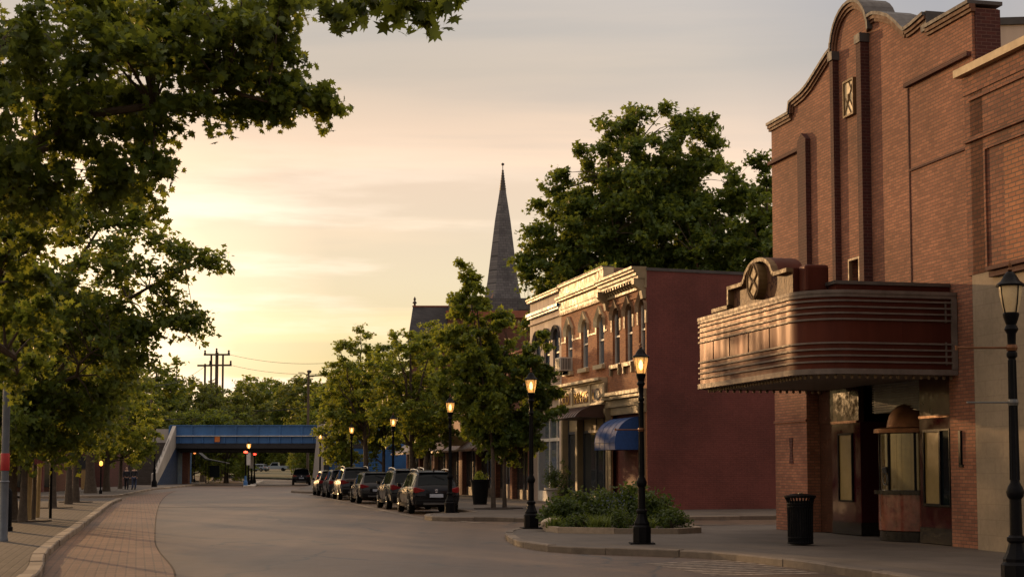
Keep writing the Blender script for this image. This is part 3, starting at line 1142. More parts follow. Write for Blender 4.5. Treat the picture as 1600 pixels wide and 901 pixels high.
# end return in darker brick seen above the neighbour
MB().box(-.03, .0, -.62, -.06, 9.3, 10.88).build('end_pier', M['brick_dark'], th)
# coping and moulding under it following the outline


def follow(pts, y0, y1, z0, z1):
    mb = MB()
    n = len(pts)
    nr = []
    for i in range(n):
        a, c = pts[max(i - 1, 0)], pts[min(i + 1, n - 1)]
        dx, dz = c[0] - a[0], c[1] - a[1]
        l = math.hypot(dx, dz) or 1
        # outward normal of a line running right-to-left in x
        nx, nz = dz / l, -dx / l
        if nz < 0 and abs(nz) > .2: nx, nz = -nx, -nz
        nr.append((nx, nz))
    vs = []
    for (x, z), (nx, nz) in zip(pts, nr):
        for yy, k in ((y0, z0), (y1, z0), (y1, z1), (y0, z1)):
            vs.append((x + nx * k, yy, z + nz * k))
    fs = []
    for i in range(n - 1):
        for j in range(4):
            fs.append((i * 4 + j, i * 4 + (j + 1) % 4, i * 4 + 4 + (j + 1) % 4, i * 4 + 4 + j))
    fs += [(0, 1, 2, 3), tuple((n - 1) * 4 + j for j in (3, 2, 1, 0))]
    return mb.add(vs, fs)


segs = [[(TW + .08, 10.72), (9.1, 10.72)], [(9.06, 10.78), (9.0, 11.0), (8.75, 11.02), (8.3, 11.07), (7.9, 11.17), (7.5, 11.33), (7.1, 11.5), (6.75, 11.64), (6.45, 11.72)],
        [(6.44, 11.70)] + archpts + [(4.56, 11.70)], [(4.5, 11.93), (4.25, 11.93), (3.9, 11.83), (3.5, 11.66), (3.2, 11.46), (2.9, 11.22), (2.76, 11.13)], [(2.72, 11.12), (2.4, 11.14), (1.83, 11.22)], [(1.8, 10.91), (-.06, 10.91)]]
cm, tm = MB(), MB()
for s in segs:
    for tgt, args in ((cm, (-.66, .13, .055, .13)), (tm, (-.05, .09, -.03, .054)), (tm, (-.05, .05, -.10, -.031))):
        q = follow(s, *args)
        tgt.add(q.v, q.f)
cm.box(1.80, 2.05, -.62, .05, 10.95, 11.36)
cm.build('coping', M['grey_metal'], th)
tm.build('coping_moulding', M['gold_trim'], th)
# projecting pilasters, dark side bricks
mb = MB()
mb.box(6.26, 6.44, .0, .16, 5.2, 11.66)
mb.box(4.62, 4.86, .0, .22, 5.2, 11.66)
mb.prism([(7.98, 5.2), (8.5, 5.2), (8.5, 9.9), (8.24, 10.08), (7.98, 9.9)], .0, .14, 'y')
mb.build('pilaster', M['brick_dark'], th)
MB().box(4.59, 4.89, .0, .25, 11.45, 11.66).build('pilaster_cap', M['grey_metal'], th)
MB().box(6.22, 6.47, 0, .2, 11.45, 11.66).build('pilaster_cap', M['grey_metal'], th)
# ledges and raised field
MB().box(8.52, TW + .06, -.02, .10, 9.70, 9.79).build('ledge', M['brick_dark'], th)
MB().box(.06, 2.80, -.02, .10, 9.92, 10.01).build('ledge', M['brick_dark'], th)
MB().box(8.52, TW + .05, -.02, .06, 6.6, 6.66).build('ledge', M['brick_dark'], th)
MB().box(.05, 2.72, -.02, .035, 8.05, 8.10).build('ledge', M['brick_dark'], th)
MB().box(2.74, 2.77, .0, .02, 5.0, 9.9).box(2.72, 2.74, 0, .015, 5.0, 9.9).build('wall_joint', M['brick_dark'], th)  # vertical joint in the wall, built as thin dark strips
# lit gold lattice panel
mb = MB()
mb.box(5.34, 5.86, .0, .05, 9.97, 10.77)
pn = mb.build('lattice_panel', M['cream'], th)
mb = MB()
for x0, x1, z0, z1 in ((5.32, 5.88, 10.76, 10.81), (5.32, 5.88, 9.93, 9.975), (5.32, 5.36, 9.975, 10.76), (5.84, 5.88, 9.975, 10.76)): mb.box(x0, x1, .0, .09, z0, z1)
for a, c in (((5.36, 10.75), (5.84, 9.99)), ((5.36, 10.05), (5.62, 10.42)), ((5.5, 9.99), (5.84, 10.45)), ((5.36, 10.4), (5.6, 10.75))):
    mb.tube([(a[0], .06, a[1]), (c[0], .06, c[1])], .014, 5)
mb.tube([(5.6, .05, 10.3), (5.6, .05, 10.46)], .05, 6)
mb.build('lattice', M['gold'], pn)
# small opening
mb = MB()
mb.box(5.26, 5.31, -.06, .03, 5.40, 6.54).box(5.81, 5.86, -.06, .03, 5.40, 6.54).box(5.31, 5.81, -.06, .03, 6.49, 6.54).box(5.31, 5.81, -.06, .03, 5.40, 5.45)
fr = mb.build('window', M['hood_brown'], th)
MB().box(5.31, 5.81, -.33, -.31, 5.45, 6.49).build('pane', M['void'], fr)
# entrance recess: side panels, doors, ceiling
mb = MB()
mb.add([(1.23, -2.4, 0), (8.45, -2.4, 0), (8.45, -2.4, 3.56), (1.23, -2.4, 3.56)], [(0, 1, 2, 3)])
mb.add([(1.23, -2.4, 3.555), (8.45, -2.4, 3.555), (8.45, .0, 3.555), (1.23, 0, 3.555)], [(0, 1, 2, 3)])
mb.add([(8.449, -2.4, 0), (8.449, -1.2, 0), (8.449, -1.2, 3.56), (8.449, -2.4, 3.56)], [(0, 1, 2, 3)])
mb.add([(1.231, -2.4, 0), (1.231, -.6, 0), (1.231, -.6, 3.56), (1.231, -2.4, 3.56)], [(0, 1, 2, 3)])
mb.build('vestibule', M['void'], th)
mb = MB()
for k in range(3):
    x = 4.75 + k * .62
    mb.box(x, x + .56, -2.38, -2.32, .02, 2.35)
db = mb.build('door', M['frame_d'], th)
mb = MB()
for k in range(3):
    x = 4.75 + k * .62
    mb.box(x + .09, x + .47, -2.318, -2.312, .4, 2.2)
mb.build('pane', M['glass'], db)
M['panel_brown'] = plain('brown_enamel_panel', (.055, .026, .018), .14, 0, var=.25, spec=.3)
# left poster bay
mb = MB()
mb.box(6.16, 7.62, -.42, -.30, .32, 2.70)
mb.box(6.04, 6.16, -1.6, -.30, .32, 2.70)
pb = mb.build('poster_bay', M['vitrolite'], th)
MB().box(6.16, 7.62, -.44, -.28, .02, .318).box(6.02, 6.16, -1.6, -.28, .02, .318).build('plinth', M['granite'], pb)
MB().box(6.16, 8.44, -.46, -.32, 2.703, 3.55).box(7.62, 8.44, -.46, -.34, 0.02, 2.70).build('panel_wall', M['panel_brown'], pb)
MB().box(6.16, 7.6, -.32, -.26, 2.68, 2.74).build('trim', M['copper'], pb)
mb = MB()
mb.box(6.46, 7.16, -.30, -.285, .84, 2.40)
po = mb.build('poster', M['paper'], pb)
mb = MB()
mb.box(6.42, 6.46, -.30, -.25, .80, 2.44).box(7.16, 7.20, -.30, -.25, .80, 2.44).box(6.46, 7.16, -.30, -.25, 2.40, 2.44).box(6.46, 7.16, -.30, -.25, .80, .84)
mb.build('frame', M['black'], po)
# right poster bay
mb = MB()
mb.box(1.235, 2.62, -.16, -.04, .36, 2.68)
mb.box(2.50, 2.62, -1.6, -.162, .36, 3.54)
pb = mb.build('poster_bay', M['vitrolite'], th)
MB().box(1.235, 2.64, -.18, -.02, .02, .358).build('plinth', M['granite'], pb)
MB().box(1.235, 2.62, -.18, -.05, 2.683, 3.55).build('panel_wall', M['panel_brown'], pb)
MB().box(1.235, 2.62, -.05, -.02, 2.66, 2.71).build('trim', M['copper'], pb)
po = MB().box(1.72, 2.36, -.04, -.025, .86, 2.36).build('poster', M['paper'], pb)
mb = MB()
mb.box(1.66, 1.72, -.04, .01, .80, 2.42).box(2.36, 2.41, -.04, .01, .80, 2.42).box(1.72, 2.36, -.04, .01, 2.36, 2.42).box(1.72, 2.36, -.04, .01, .80, .86)
mb.box(1.26, 1.29, -.04, .01, .80, 2.42).box(1.29, 1.66, -.04, .01, 2.38, 2.42).box(1.29, 1.66, -.04, .01, .80, .84)
mb.build('frame', M['black'], po)
MB().box(1.29, 1.66, -.038, -.03, .84, 2.38).build('display_case', M['carglass'], pb)
# grille over the booth
mb = MB()
mb.box(2.63, 5.25, -.34, -.28, 2.86, 3.54)
for k in range(12): mb.box(2.63, 5.25, -.28, -.235, 2.88 + k * .056, 2.905 + k * .056)
mb.build('grille', M['dull_steel'], th)
# wall plaques and door guard plates
MB().box(.74, .82, .0, .05, 1.68, 2.36).box(.70, .86, .0, .03, 1.62, 1.68).build('wall_light', M['black'], th)
MB().prism([(.02, 1.7), (.10, 1.7), (.14, 2.05), (.10, 2.36), (.02, 2.36)], .0, .05, 'y').build('wall_light', M['black'], th)
MB().prism([(9.3, 1.72), (9.55, 1.72), (9.48, 2.05), (9.55, 2.38), (9.3, 2.38), (9.36, 2.05)], .0, .02, 'y').build('plaque', M['brick_dark'], th)
MB().box(8.45, TW + .03, .0, .03, 2.78, 2.84).build('string_course', M['brick_t'], th)

# ticket booth (its own thing, bolted in the entrance)
bo = TO + td * 3.72 + Vector((-td.y, td.x, 0)) * (-.55)
bt = empty('ticket_booth', (bo.x, bo.y, 0), tang, 'round ticket booth with brown marble counter, yellowed glass and copper dome under the marquee', 'ticket booth')
MB().lathe([(.84, 0.01), (.84, .22), (.80, .24)], 32).build('plinth', M['granite'], bt, 40)
MB().lathe([(.86, .24), (.86, 1.02)], 32).build('counter_wall', M['marble'], bt, 40)
MB().lathe([(.86, 1.02), (.95, 1.03), (.95, 1.12), (.90, 1.13)], 32).build('counter', M['granite'], bt, 40)
gl = MB()
gl.lathe([(.80, 1.13), (.80, 2.36)], 32)
g_ = gl.build('booth_glass', plain('curtained_booth_glass', (.105, .075, .028), .14, 0, var=.25, scale=3, coat=.8), bt, 40)
mb = MB()
for k in range(8):
    t = math.pi * 2 * k / 8 + .25
    x, y = .81 * math.cos(t), .81 * math.sin(t)
    mb.tube([(x, y, 1.13), (x, y, 2.36)], .028, 6)
mb.build('mullion', M['black'], bt)
t = math.pi / 2 + .12
mb = MB()
mb.tube([(.84 * math.cos(t) + .1 * math.cos(a), .84 * math.sin(t), 1.36 + .13 * math.sin(a)) for a in [k * math.pi / 8 for k in range(17)]], .014, 5)
mb.tube([(.83 * math.cos(t), .83 * math.sin(t), 1.5), (.83 * math.cos(t), .83 * math.sin(t) + .03, 1.62)], .06, 8)
mb.build('speaking_grille', M['dull_steel'], bt)
MB().lathe([(.80, 2.36), (.94, 2.38), (.94, 2.47), (.84, 2.50)], 32).build('cornice', M['copper'], bt, 30)
MB().lathe([(.66, 2.49), (.64, 2.62), (.60, 2.76), (.53, 2.88), (.42, 2.97), (.28, 3.03), (.05, 3.06)], 32).build('dome', M['copper'], bt, 50)

# ---- marquee (its own thing, hung on the theatre)
mo = TO
mq = empty('marquee', (mo.x, mo.y, 0), tang, 'long maroon theatre marquee with rounded corners, metal ribs and a gilded crest on top', 'marquee')
MT0, MT1, MS = .87, 7.5, 3.27


def mpath(off=0.0, r=.95):
    """plan outline from the wall round the street front and back to the wall"""
    pts = [(MT0 - off, .02)]
    rr = r + off
    cx, cy = MT0 + r, MS - r
    for k in range(13):
        t = math.pi + (-math.pi / 2) * k / 12
        pts.append((cx + rr * math.cos(t), cy + rr * math.sin(t)))
    r2 = .35
    cx, cy = MT1 - r2, MS - r2
    for k in range(9):
        t = math.pi / 2 - math.pi / 2 * k / 8
        pts.append((cx + (r2 + off) * math.cos(t), cy + (r2 + off) * math.sin(t)))
    pts.append((MT1 + off, .02))
    return pts


def ringband(pts, z0, z1, t=.03, start=0, end=None):
    """vertical strip following the plan outline with small thickness outward"""
    mb = MB()
    inner = mpath(t[0])
    outer = mpath(t[1])
    n = len(inner)
    end = n if end is None else end
    vs = []
    for i in range(n):
        for (x, y), z in ((inner[i], z0), (outer[i], z0), (outer[i], z1), (inner[i], z1)): vs.append((x, y, z))
    fs = []
    for i in range(n - 1):
        for j in range(4): fs.append((i * 4 + j, i * 4 + (j + 1) % 4, i * 4 + 4 + (j + 1) % 4, i * 4 + 4 + j))
    fs += [(3, 2, 1, 0), tuple((n - 1) * 4 + j for j in range(4))]
    return mb.add(vs, fs)


MB().prism(mpath(0), 3.56, 5.12, 'z').build('body', M['mred'], mq, 35)
MB().prism(mpath(-.06), 3.50, 3.56, 'z').build('soffit', M['soffit'], mq)
mb = ringband(None, 5.121, 5.19, (-.08, .06))
mb2 = ringband(None, 5.05, 5.12, (.0, .045))
mb.add(mb2.v, mb2.f)
mb.build('top_trim', M['alu'], mq, 35)
mb = ringband(None, 3.49, 3.60, (-.07, .06))
mb.build('bottom_trim', M['alu'], mq, 35)
mb = MB()
for z in (4.975, 4.85, 4.725, 4.60, 4.12, 3.99, 3.865, 3.74):
    q = ringband(None, z - .018, z + .018, (.0, .045))
    mb.add(q.v, q.f)
mb.build('rib', M['alu'], mq, 35)
# end frame against the wall (near side) and vertical seams on the sign field
mb = MB()
mb.box(MT0 - .07, MT0 - .002, .02, .13, 3.61, 5.048)
mb.box(MT0 - .035, MT0 - .001, .24, .27, 4.56, 5.0).box(MT0 - .035, MT0 - .001, .24, .27, 3.7, 4.16)
mb.build('end_trim', M['alu'], mq)
mb = MB()
for x in (2.9, 4.1, 5.25, 6.3): mb.box(x - .012, x + .012, MS, MS + .012, 4.15, 4.57)
for y in (1.2, ): mb.box(MT0 - .008, MT0, y - .01, y + .01, 4.15, 4.57)
mb.build('panel_seam', M['mred'], mq)
# upper rear tier
mb = MB()
mb.box(1.1, 7.3, .02, 2.55, 5.12, 5.33)
mb.build('upper_tier', M['mred'], mq)
MB().box(1.06, 7.34, .02, 2.6, 5.331, 5.40).build('tier_trim', M['dull_steel'], mq)
# bulbs under the edge, each its own part
bm_ = plain('unlit_bulb_glass', (.26, .20, .14), .3, spec=.2)
b0 = MB().lathe([(.014, 0), (.03, -.02), (.036, -.055), (.02, -.085)], 6).build('bulb', bm_, mq, 60)
pth = mpath(-.22)
acc, first = 0, True
for i in range(len(pth) - 1):
    a, c = Vector(pth[i]), Vector(pth[i + 1])
    L = (c - a).length
    s = acc
    while s < L:
        p = a.lerp(c, s / L)
        o = b0 if first else b0.copy()
        if not first: COL.objects.link(o)
        first = False
        o.parent = mq
        o.location = (p.x, p.y, 3.50)
        s += .17
    acc = s - L
# crest
CT = 4.1
cr = MB()
yb, yf = MS - .72, MS - .04
lo = 5.19
aa = sorted([(3.5 + .85 * math.cos(t), 5.70 + .46 * math.sin(t)) for t in [math.pi * k / 14 for k in range(15)]], key=lambda p: -p[0])
out = [(1.88, lo), (6.35, lo), (6.35, 5.32), (5.33, 5.32), (5.33, 5.74), (4.40, 5.74)] + aa[1:-1] + [(2.6, 5.74), (1.88, 5.74)]
cr.prism(out, yb, yf - .1, 'y')
cob = cr.build('crest', M['mred'], mq, 30)
# gilded face, raised border, medallion
fc = MB()
fc.prism(out, yf - .099, yf - .08, 'y')
gf = NT('gilded_scrollwork')
setp(gf.b, rough=.6, metal=.0, spec=.15)
oo = gf.obj()
wv = gf.t.nodes.new('ShaderNodeTexVoronoi')
wv.feature = 'DISTANCE_TO_EDGE'
wv.inputs['Scale'].default_value = 3.6
nz_ = gf.t.nodes.new('ShaderNodeTexNoise')
nz_.inputs['Scale'].default_value = 3
gf.l(oo, nz_.inputs['Vector'])
gf.l(gf.mix(.35, oo, nz_.outputs['Color'], 'LINEAR_LIGHT'), wv.inputs['Vector'])
gf.l(gf.ramp(wv.outputs['Distance'], [(.03, (.05, .02, .018)), (.10, (.15, .078, .042))]), gf.b.inputs['Base Color'])
gf.bump(wv.outputs['Distance'], .5, .03)
fc.build('gilded_face', gf.m, cob)
bd = MB()
rim = out[2:]
for i in range(len(rim) - 1):
    a, c = rim[i], rim[i + 1]
    d = Vector((c[0] - a[0], c[1] - a[1]))
    if d.length < 1e-4: continue
    n_ = Vector((-d.y, d.x)).normalized()
    if (Vector(a) + n_ * .05 - Vector((3.9, 5.2))).length > (Vector(a) - Vector((3.9, 5.2))).length: n_ = -n_
    a2, c2 = Vector(a) + n_ * .085, Vector(c) + n_ * .085
    bd.prism([a, c, tuple(c2), tuple(a2)], yf - .08 + (i % 2) * .002, yf + .06 + (i % 2) * .002, 'y')
bd.build('border', M['gold'], cob)
md = MB()
md.prism([(3.6 + .36 * math.cos(t), 5.66 + .40 * math.sin(t)) for t in [k * math.pi / 12 for k in range(24)]], yf - .08, yf + .10, 'y')
mo_ = md.build('medallion', plain('medallion_bronze', (.15, .092, .036), .6, .0, var=.3, spec=.2), cob)
mb = MB()
dm = [(3.6, 6.04), (3.82, 5.8), (3.6, 5.62), (3.38, 5.8)]
dm2 = [(3.6, 5.70), (3.84, 5.46), (3.6, 5.27), (3.36, 5.46)]
for d_ in (dm, dm2):
    for i in range(4):
        a, c = d_[i], d_[(i + 1) % 4]
        mb.tube([(a[0], yf + .11, a[1]), (c[0], yf + .11, c[1])], .018, 5)
for k in range(24):
    t0, t1 = k * math.pi / 12, (k + 1) * math.pi / 12
    mb.tube([(3.6 + .35 * math.cos(t0), yf + .105, 5.66 + .39 * math.sin(t0)), (3.6 + .35 * math.cos(t1), yf + .105, 5.66 + .39 * math.sin(t1))], .022, 5)
mb.build('medallion_relief', M['gold'], mo_)
# side return block of the crest
MB().box(1.5, 1.878, yb - .05, yf - .2, 5.19, 5.78).build('crest_return', M['mred'], cob, bevel=.06)

# ---- neighbour on the near side of the theatre
nb = empty('painted_block_building', (TO.x, TO.y, 0), tang, 'brown brick building beside the theatre with a beige painted lower wall and pale coping', 'building')
mb = MB()
mb.box(-9, -.012, -14, .10, 5.44, 9.5)
mb.box(-9, .22, .0, .12, 9.1, 9.5)
mb.box(-.5, .2, .0, .10, 5.44, 9.1)
mb.box(-.52, .18, .10, .16, 8.12, 8.2).box(-9, -.52, .10, .16, 8.12, 8.2)
mb.box(-9, -.02, .10, .14, 8.95, 9.02)
mb.box(-.62, -.55, .10, .14, 5.5, 7.95).box(-9, -.62, .10, .14, 7.86, 7.95)
mb.build('wall', M['brick_n'], nb)
MB().box(-9, -1.28, .10, .125, 5.5, 7.80).build('recess_panel', brick('patched_brick', (.42, .17, .08), (.30, .11, .055), (.14, .09, .065), w=.26, h=.09, mw=.014), nb)
MB().box(-9, -.02, -14, .13, 0, 5.43).build('lower_wall', M['concrete_paint'], nb)
MB().box(-9, .34, -.3, .26, 9.503, 9.66).build('coping', M['coping_stone'], nb)
MB().box(-9, -.8, .13, .22, 5.30, 5.42).box(-9, -.8, .13, .30, 5.42, 5.50).build('ledge', M['brick_dark'], nb)

# ---- distant pale block behind the theatre
fb = empty('concrete_block', (18.6, 62, 0), R(-6), 'pale concrete block with small dark windows rising far behind the theatre', 'building')
wl = MB()
wall_holes(wl, 0, 14, 0, 19.7, [(.75, 1.1, 17.3, 18.7), (1.75, 2.3, 17.2, 18.3), (6.0, 7.2, 15.6, 17.6)], 0, -.25)
wl.add([(0, 0, 0), (0, 12, 0), (0, 12, 19.7), (0, 0, 19.7)], [(0, 1, 2, 3)])
wl.add([(14, 0, 0), (14, 12, 0), (14, 12, 19.7), (14, 0, 19.7)], [(0, 1, 2, 3)])
wl.add([(0, 12, 0), (14, 12, 0), (14, 12, 19.7), (0, 12, 19.7)], [(0, 1, 2, 3)])
wl.build('wall', M['beige'], fb)
MB().box(-.1, 14.1, -.1, 12.1, 19.702, 20.0).build('roof', M['grey_metal'], fb)
mb = MB()
for a, c, d, e in ((.75, 1.1, 17.3, 18.7), (1.75, 2.3, 17.2, 18.3), (6.0, 7.2, 15.6, 17.6)): 
    MB().box(a, c, .2, .24, d, e).build('window', M['glass'], fb)

# ---- church
ch = empty('church', (0, 125, 0), 0, 'dark brick church with a tall grey slate spire rising behind the street trees', 'church')
# nave: roof slope facing the street
nx0, nx1 = -8.3, -1.9
zr, ze = at(700, 473, 125).z, at(700, 536, 125).z
mb = MB()
mb.box(nx0 + .15, nx1, -3.0, 9, 0, ze)
mb.prism([(-3.0, ze), (9, ze), (3, zr - .15)], nx0 + .15, nx0 + .4, 'x')
mb.build('nave_wall', M['brick_church'], ch)
mb = MB()
mb.prism([(-3.3, ze - .1), (3, zr), (9.3, ze - .1), (9.3, ze - .35), (3, zr - .3), (-3.3, ze - .35)], nx0, nx1 + .3, 'x')
mb.build('roof', M['slate_d'], ch)
MB().box(nx0 - .05, nx1, 2.9, 3.1, zr - .02, zr + .09).build('ridge', M['red_stone'], ch)
MB().lathe([(.10, 0), (.10, .25), (.2, .32), (.06, .5), (.12, .62), (.02, .85)], 8, (nx0 + .15, 3, zr)).build('finial', M['dark_wood'], ch)
# tower block with red cornice and low slate roof
tx0, tx1 = at(700, 470, 125).x, at(832, 470, 125).x + 1.2
tz1, tz2, tz3 = at(800, 497, 125).z, at(800, 486, 125).z, at(800, 466, 125).z
mb = MB()
mb.box(tx0, tx1, -.3, 7, 0, tz1)
mb.build('tower_wall', M['brick_church'], ch)
MB().box(tx0 - .15, tx1 + .15, -.5, 7.1, tz1 + .002, tz2).box(tx0 - .05, tx1 + .05, -.4, 7.0, tz1 - .8, tz1 - .45).build('cornice', M['red_stone'], ch)
MB().box(tx0 + .05, tx1 - .0, -.25, 6.8, tz2 + .002, tz3).build('mansard', M['slate'], ch)
mb = MB()
xa = at(820, 475, 125).x
mb.box(xa - .5, xa + .5, -.32, -.2, tz2 + .1, tz3 - .1)
mb.build('louvre', M['dull_steel'], ch)
# gable dormer in front of the spire
gx = at(781, 460, 125).x
zg0, zg1 = at(781, 466, 125).z, at(781, 442, 125).z
mb = MB()
mb.prism([(gx - .85, zg0), (gx + .85, zg0), (gx + .02, zg1)], .3, 1.6, 'y')
mb.build('gable', M['pink_stone'], ch)
# spire
scx = at(785.5, 400, 126.5).x
prof = [(1.66, at(785, 470, 126.5).z), (1.36, at(785, 440, 126.5).z), (.70, at(785, 345, 126.5).z), (.28, at(785, 298, 126.5).z)]
MB().lathe(prof, 8, (scx, 1.6, 0), a0=math.pi / 8).build('spire', M['slate'], ch)
mb = MB()
zb = at(785, 298, 126.5).z
zt = at(785, 266, 126.5).z
pr = []
for k in range(9):
    f = k / 8
    r = .26 * (1 - f) + .05 * f
    pr += [(r + .045, zb + (zt - zb) * f), (r, zb + (zt - zb) * (f + .03))]
mb.lathe(pr, 8, (scx, 1.6, 0))
sp_ = mb.build('spire_cap', M['grey_metal'], ch)
z5 = at(785, 257, 126.5).z
MB().tube([(scx, 1.6, zt - .1), (scx, 1.6, z5)], .03, 6).lathe([(.02, 0), (.13, .08), (.13, .18), (.02, .26)], 8, (scx, 1.6, z5 - .1)).build('finial', M['grey_metal'], sp_)

# ---- low dark red shop behind the left pavement
lo_ = empty('red_column_shop', (-33.4, 103.5, 0), R(4), 'low shop with dark red columns and an ochre fascia behind the left street trees', 'building')
MB().box(-30, 2.0, 3.0, 9, 0, 4.3).build('wall', M['brick_church'], lo_)
rc_ = plain('dark_red_column', (.13, .015, .018), .55)
for x in (-9, -6.2, -3.4, -.6, 1.5): MB().box(x - .28, x + .28, .2, .75, 0, 3.3).build('column', rc_, lo_)
MB().box(-12, 2.1, .0, 3.2, 3.302, 4.15).build('fascia', plain('ochre_fascia', (.20, .13, .05), .6), lo_)
mb = MB()
for k in range(9):
    x = -11.5 + k * 1.5
    mb.box(x, x + .08, 2.85, 2.95, 0, 3.3)
fr = mb.build('shop_window', M['frame_d'], lo_)
MB().box(-12, 1.9, 2.93, 2.97, .3, 3.2).build('pane', M['glass'], fr)

db_ = empty('low_brick_building', (-34.6, 131, 0), R(3), 'long low dark brick building in the shade behind the left street trees', 'building')
wl = MB()
wall_holes(wl, -30, 0, 0, 5.2, [(-2.8, -1.2, 1.0, 2.6), (-6.4, -4.6, .02, 2.8), (-10.5, -8.5, 1.0, 2.6)], 0, -.15)
wl.add([(0, 0, 0), (0, 10, 0), (0, 10, 5.2), (0, 0, 5.2)], [(0, 1, 2, 3)])
wl.build('wall', M['brick_dark'], db_)
MB().box(-30, .2, -.2, 10, 5.203, 5.45).build('roof', M['grey_metal'], db_)
for a, c, d, e in ((-2.8, -1.2, 1.0, 2.6), (-10.5, -8.5, 1.0, 2.6)):
    w_ = MB().box(a, c, .1, .14, d, e).build('window', M['glass'], db_)
MB().box(-6.4, -4.6, .1, .14, .02, 2.8).build('door', M['frame_d'], db_)

# ------------------------------------------------------------------ railway bridge and stairs
BY = 156.0
bl, br = at(265, 680, BY).x, at(506, 680, BY).x
zT, zS, zB, zG = at(400, 665, BY).z, at(400, 680, BY).z, at(400, 692, BY).z, at(400, 700, BY).z
bg = empty('railway_bridge', ((bl + br) / 2, BY, 0), 0, 'low blue painted railway bridge spanning the road at the far end', 'bridge')
cx = (bl + br) / 2
hl = (br - bl) / 2
mb = MB()
mb.box(-hl, hl + 5, .05, .25, zS, zT)
n = 7
for k in range(n + 3):
    x = -hl + 2 * hl * k / n
    mb.box(x - .09, x + .09, -.03, .05, zS, zT - .02)
mb.box(-hl, hl + 5, -.06, .3, zT, zT + .10)
mb.build('parapet', M['steel_blue'], bg)
mb = MB()
mb.box(-hl, hl + 5, .0, .3, zB, zS - .08)
for k in range(2 * n + 4):
    x = -hl + 2 * hl * k / (2 * n)
    mb.box(x - .05, x + .05, -.12, .0, zB, zS - .08)
mb.build('girder', M['steel_blue'], bg)
MB().box(-hl, hl + 5, -.25, .3, zS - .078, zS - .002).build('walkway_edge', M['white'], bg)
mb = MB()
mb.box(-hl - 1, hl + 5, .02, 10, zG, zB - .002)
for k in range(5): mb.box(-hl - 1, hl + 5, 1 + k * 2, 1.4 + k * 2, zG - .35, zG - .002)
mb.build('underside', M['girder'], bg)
MB().box(-hl, hl + 5, 9.8, 10.0, zB, zT).build('far_parapet', M['steel_blue'], bg)
# abutments
mb = MB()
mb.box(-hl - 9, -hl + .15, .3, 10.2, 0, zG - .36)
mb.build('abutment', M['blue_siding'], bg)
MB().box(-hl - 9, -hl - .02, .3, 10, zG - .358, zT - .3).build('abutment_top', M['pale_conc'], bg)
MB().box(-hl + .9, -hl + 1.5, 2.0, 3.0, 0, zG - .36).build('pier', M['brick_church'], bg)
pl, pr_ = at(490, 730, BY).x - cx, at(507, 700, BY).x - cx
mb = MB()
mb.prism([(pl, 0), (pr_, 0), (pr_, at(500, 652, BY).z), (pr_ - .45, at(500, 652, BY).z), (pl + .42, at(500, 660, BY).z)], -.55, .8, 'y')
mb.prism([(pl - .12, 0), (pl + .0, 0), (pl + .3, 3.6), (pl + .2, 3.6)], -.35, .5, 'y')
mb.build('pylon', M['pale_conc'], bg)
MB().box(pr_ + .01, pr_ + .45, -.4, .3, 0, 5.2).build('post', M['girder'], bg)
mb = MB()
mb.box(pr_ + .46, pr_ + 9, .1, .6, 0, zB - .01)
for k in range(20): mb.box(pr_ + .46, pr_ + 9, .04, .1, .12 + k * .2, .17 + k * .2)
mb.build('siding_wall', M['blue_siding'], bg)
# little lamp on the pylon
MB().lathe([(.05, 0), (.05, .3), (.2, .34), (.2, .7), (.3, .74), (.06, .95), (.02, 1.1)], 8, (pr_ - .55, .1, at(500, 652, BY).z)).build('pylon_lantern', M['black'], bg)
# bits of old rail gear by the left: pipe
MB().tube([(-hl + .0, .2, .0), (-hl + .0, .2, zB)], .07, 6).build('drainpipe', M['dull_steel'], bg)

sg = empty('square_sign', (at(340, 686, BY).x, BY - .2, at(340, 686, BY).z), 0, 'small square orange sign fixed to the lower girder of the blue bridge', 'sign')
MB().box(-.26, .26, 0, .03, -.26, .26).build('sign_panel', M['orange'], sg)

stx = at(224, 757, 148).x
st = empty('stairway', (stx, 147.5, 0), 0, 'wide dark stair climbing to the railway beside a pale sloping parapet', 'stairs')
mb = MB()
ns = 22
W0, W1_ = -3.4, at(240, 757, 148).x - stx - .02
for k in range(ns):
    mb.box(W0, W1_, k * .40, ns * .40, k * .19, (k + 1) * .19)
mb.build('steps', M['conc_dark'], st)
mb = MB()
x0, x1 = W1_, W1_ + .35
zt = ns * .19
zt2 = 5.0
for xx in (x0, W0 - .35):
    mb.prism([(-.5, 0), (.35, 0), (ns * .4 + .2, zt - .25), (ns * .4 + .9, zt - .25), (ns * .4 + .9, zt + 1.75), (ns * .4 - .3, zt + 1.75), (.6, 1.2), (-.5, 1.1)], xx, xx + .35, 'x')
mb.build('parapet', M['pale_conc'], st)
MB().prism([(.36, 0), (ns * .4 + .9, 0), (ns * .4 + .9, zt - .26), (ns * .4 + .2, zt - .26)], x0 + .03, x0 + .3, 'x').build('side_wall', plain('dark_blue_wall', (.012, .035, .095), .7), st)
mb = MB()
for k in range(9):
    y = .2 + k * ns * .4 / 9
    z = y / (.4) * .19 + 1.1
    mb.tube([(x0 + .17, y, z), (x0 + .17, y, z + .45)], .025, 5)
mb.tube([(x0 + .17, .2, 1.65), (x0 + .17, ns * .4, zt + 1.6)], .03, 5)
mb.build('handrail', M['dull_steel'], st)

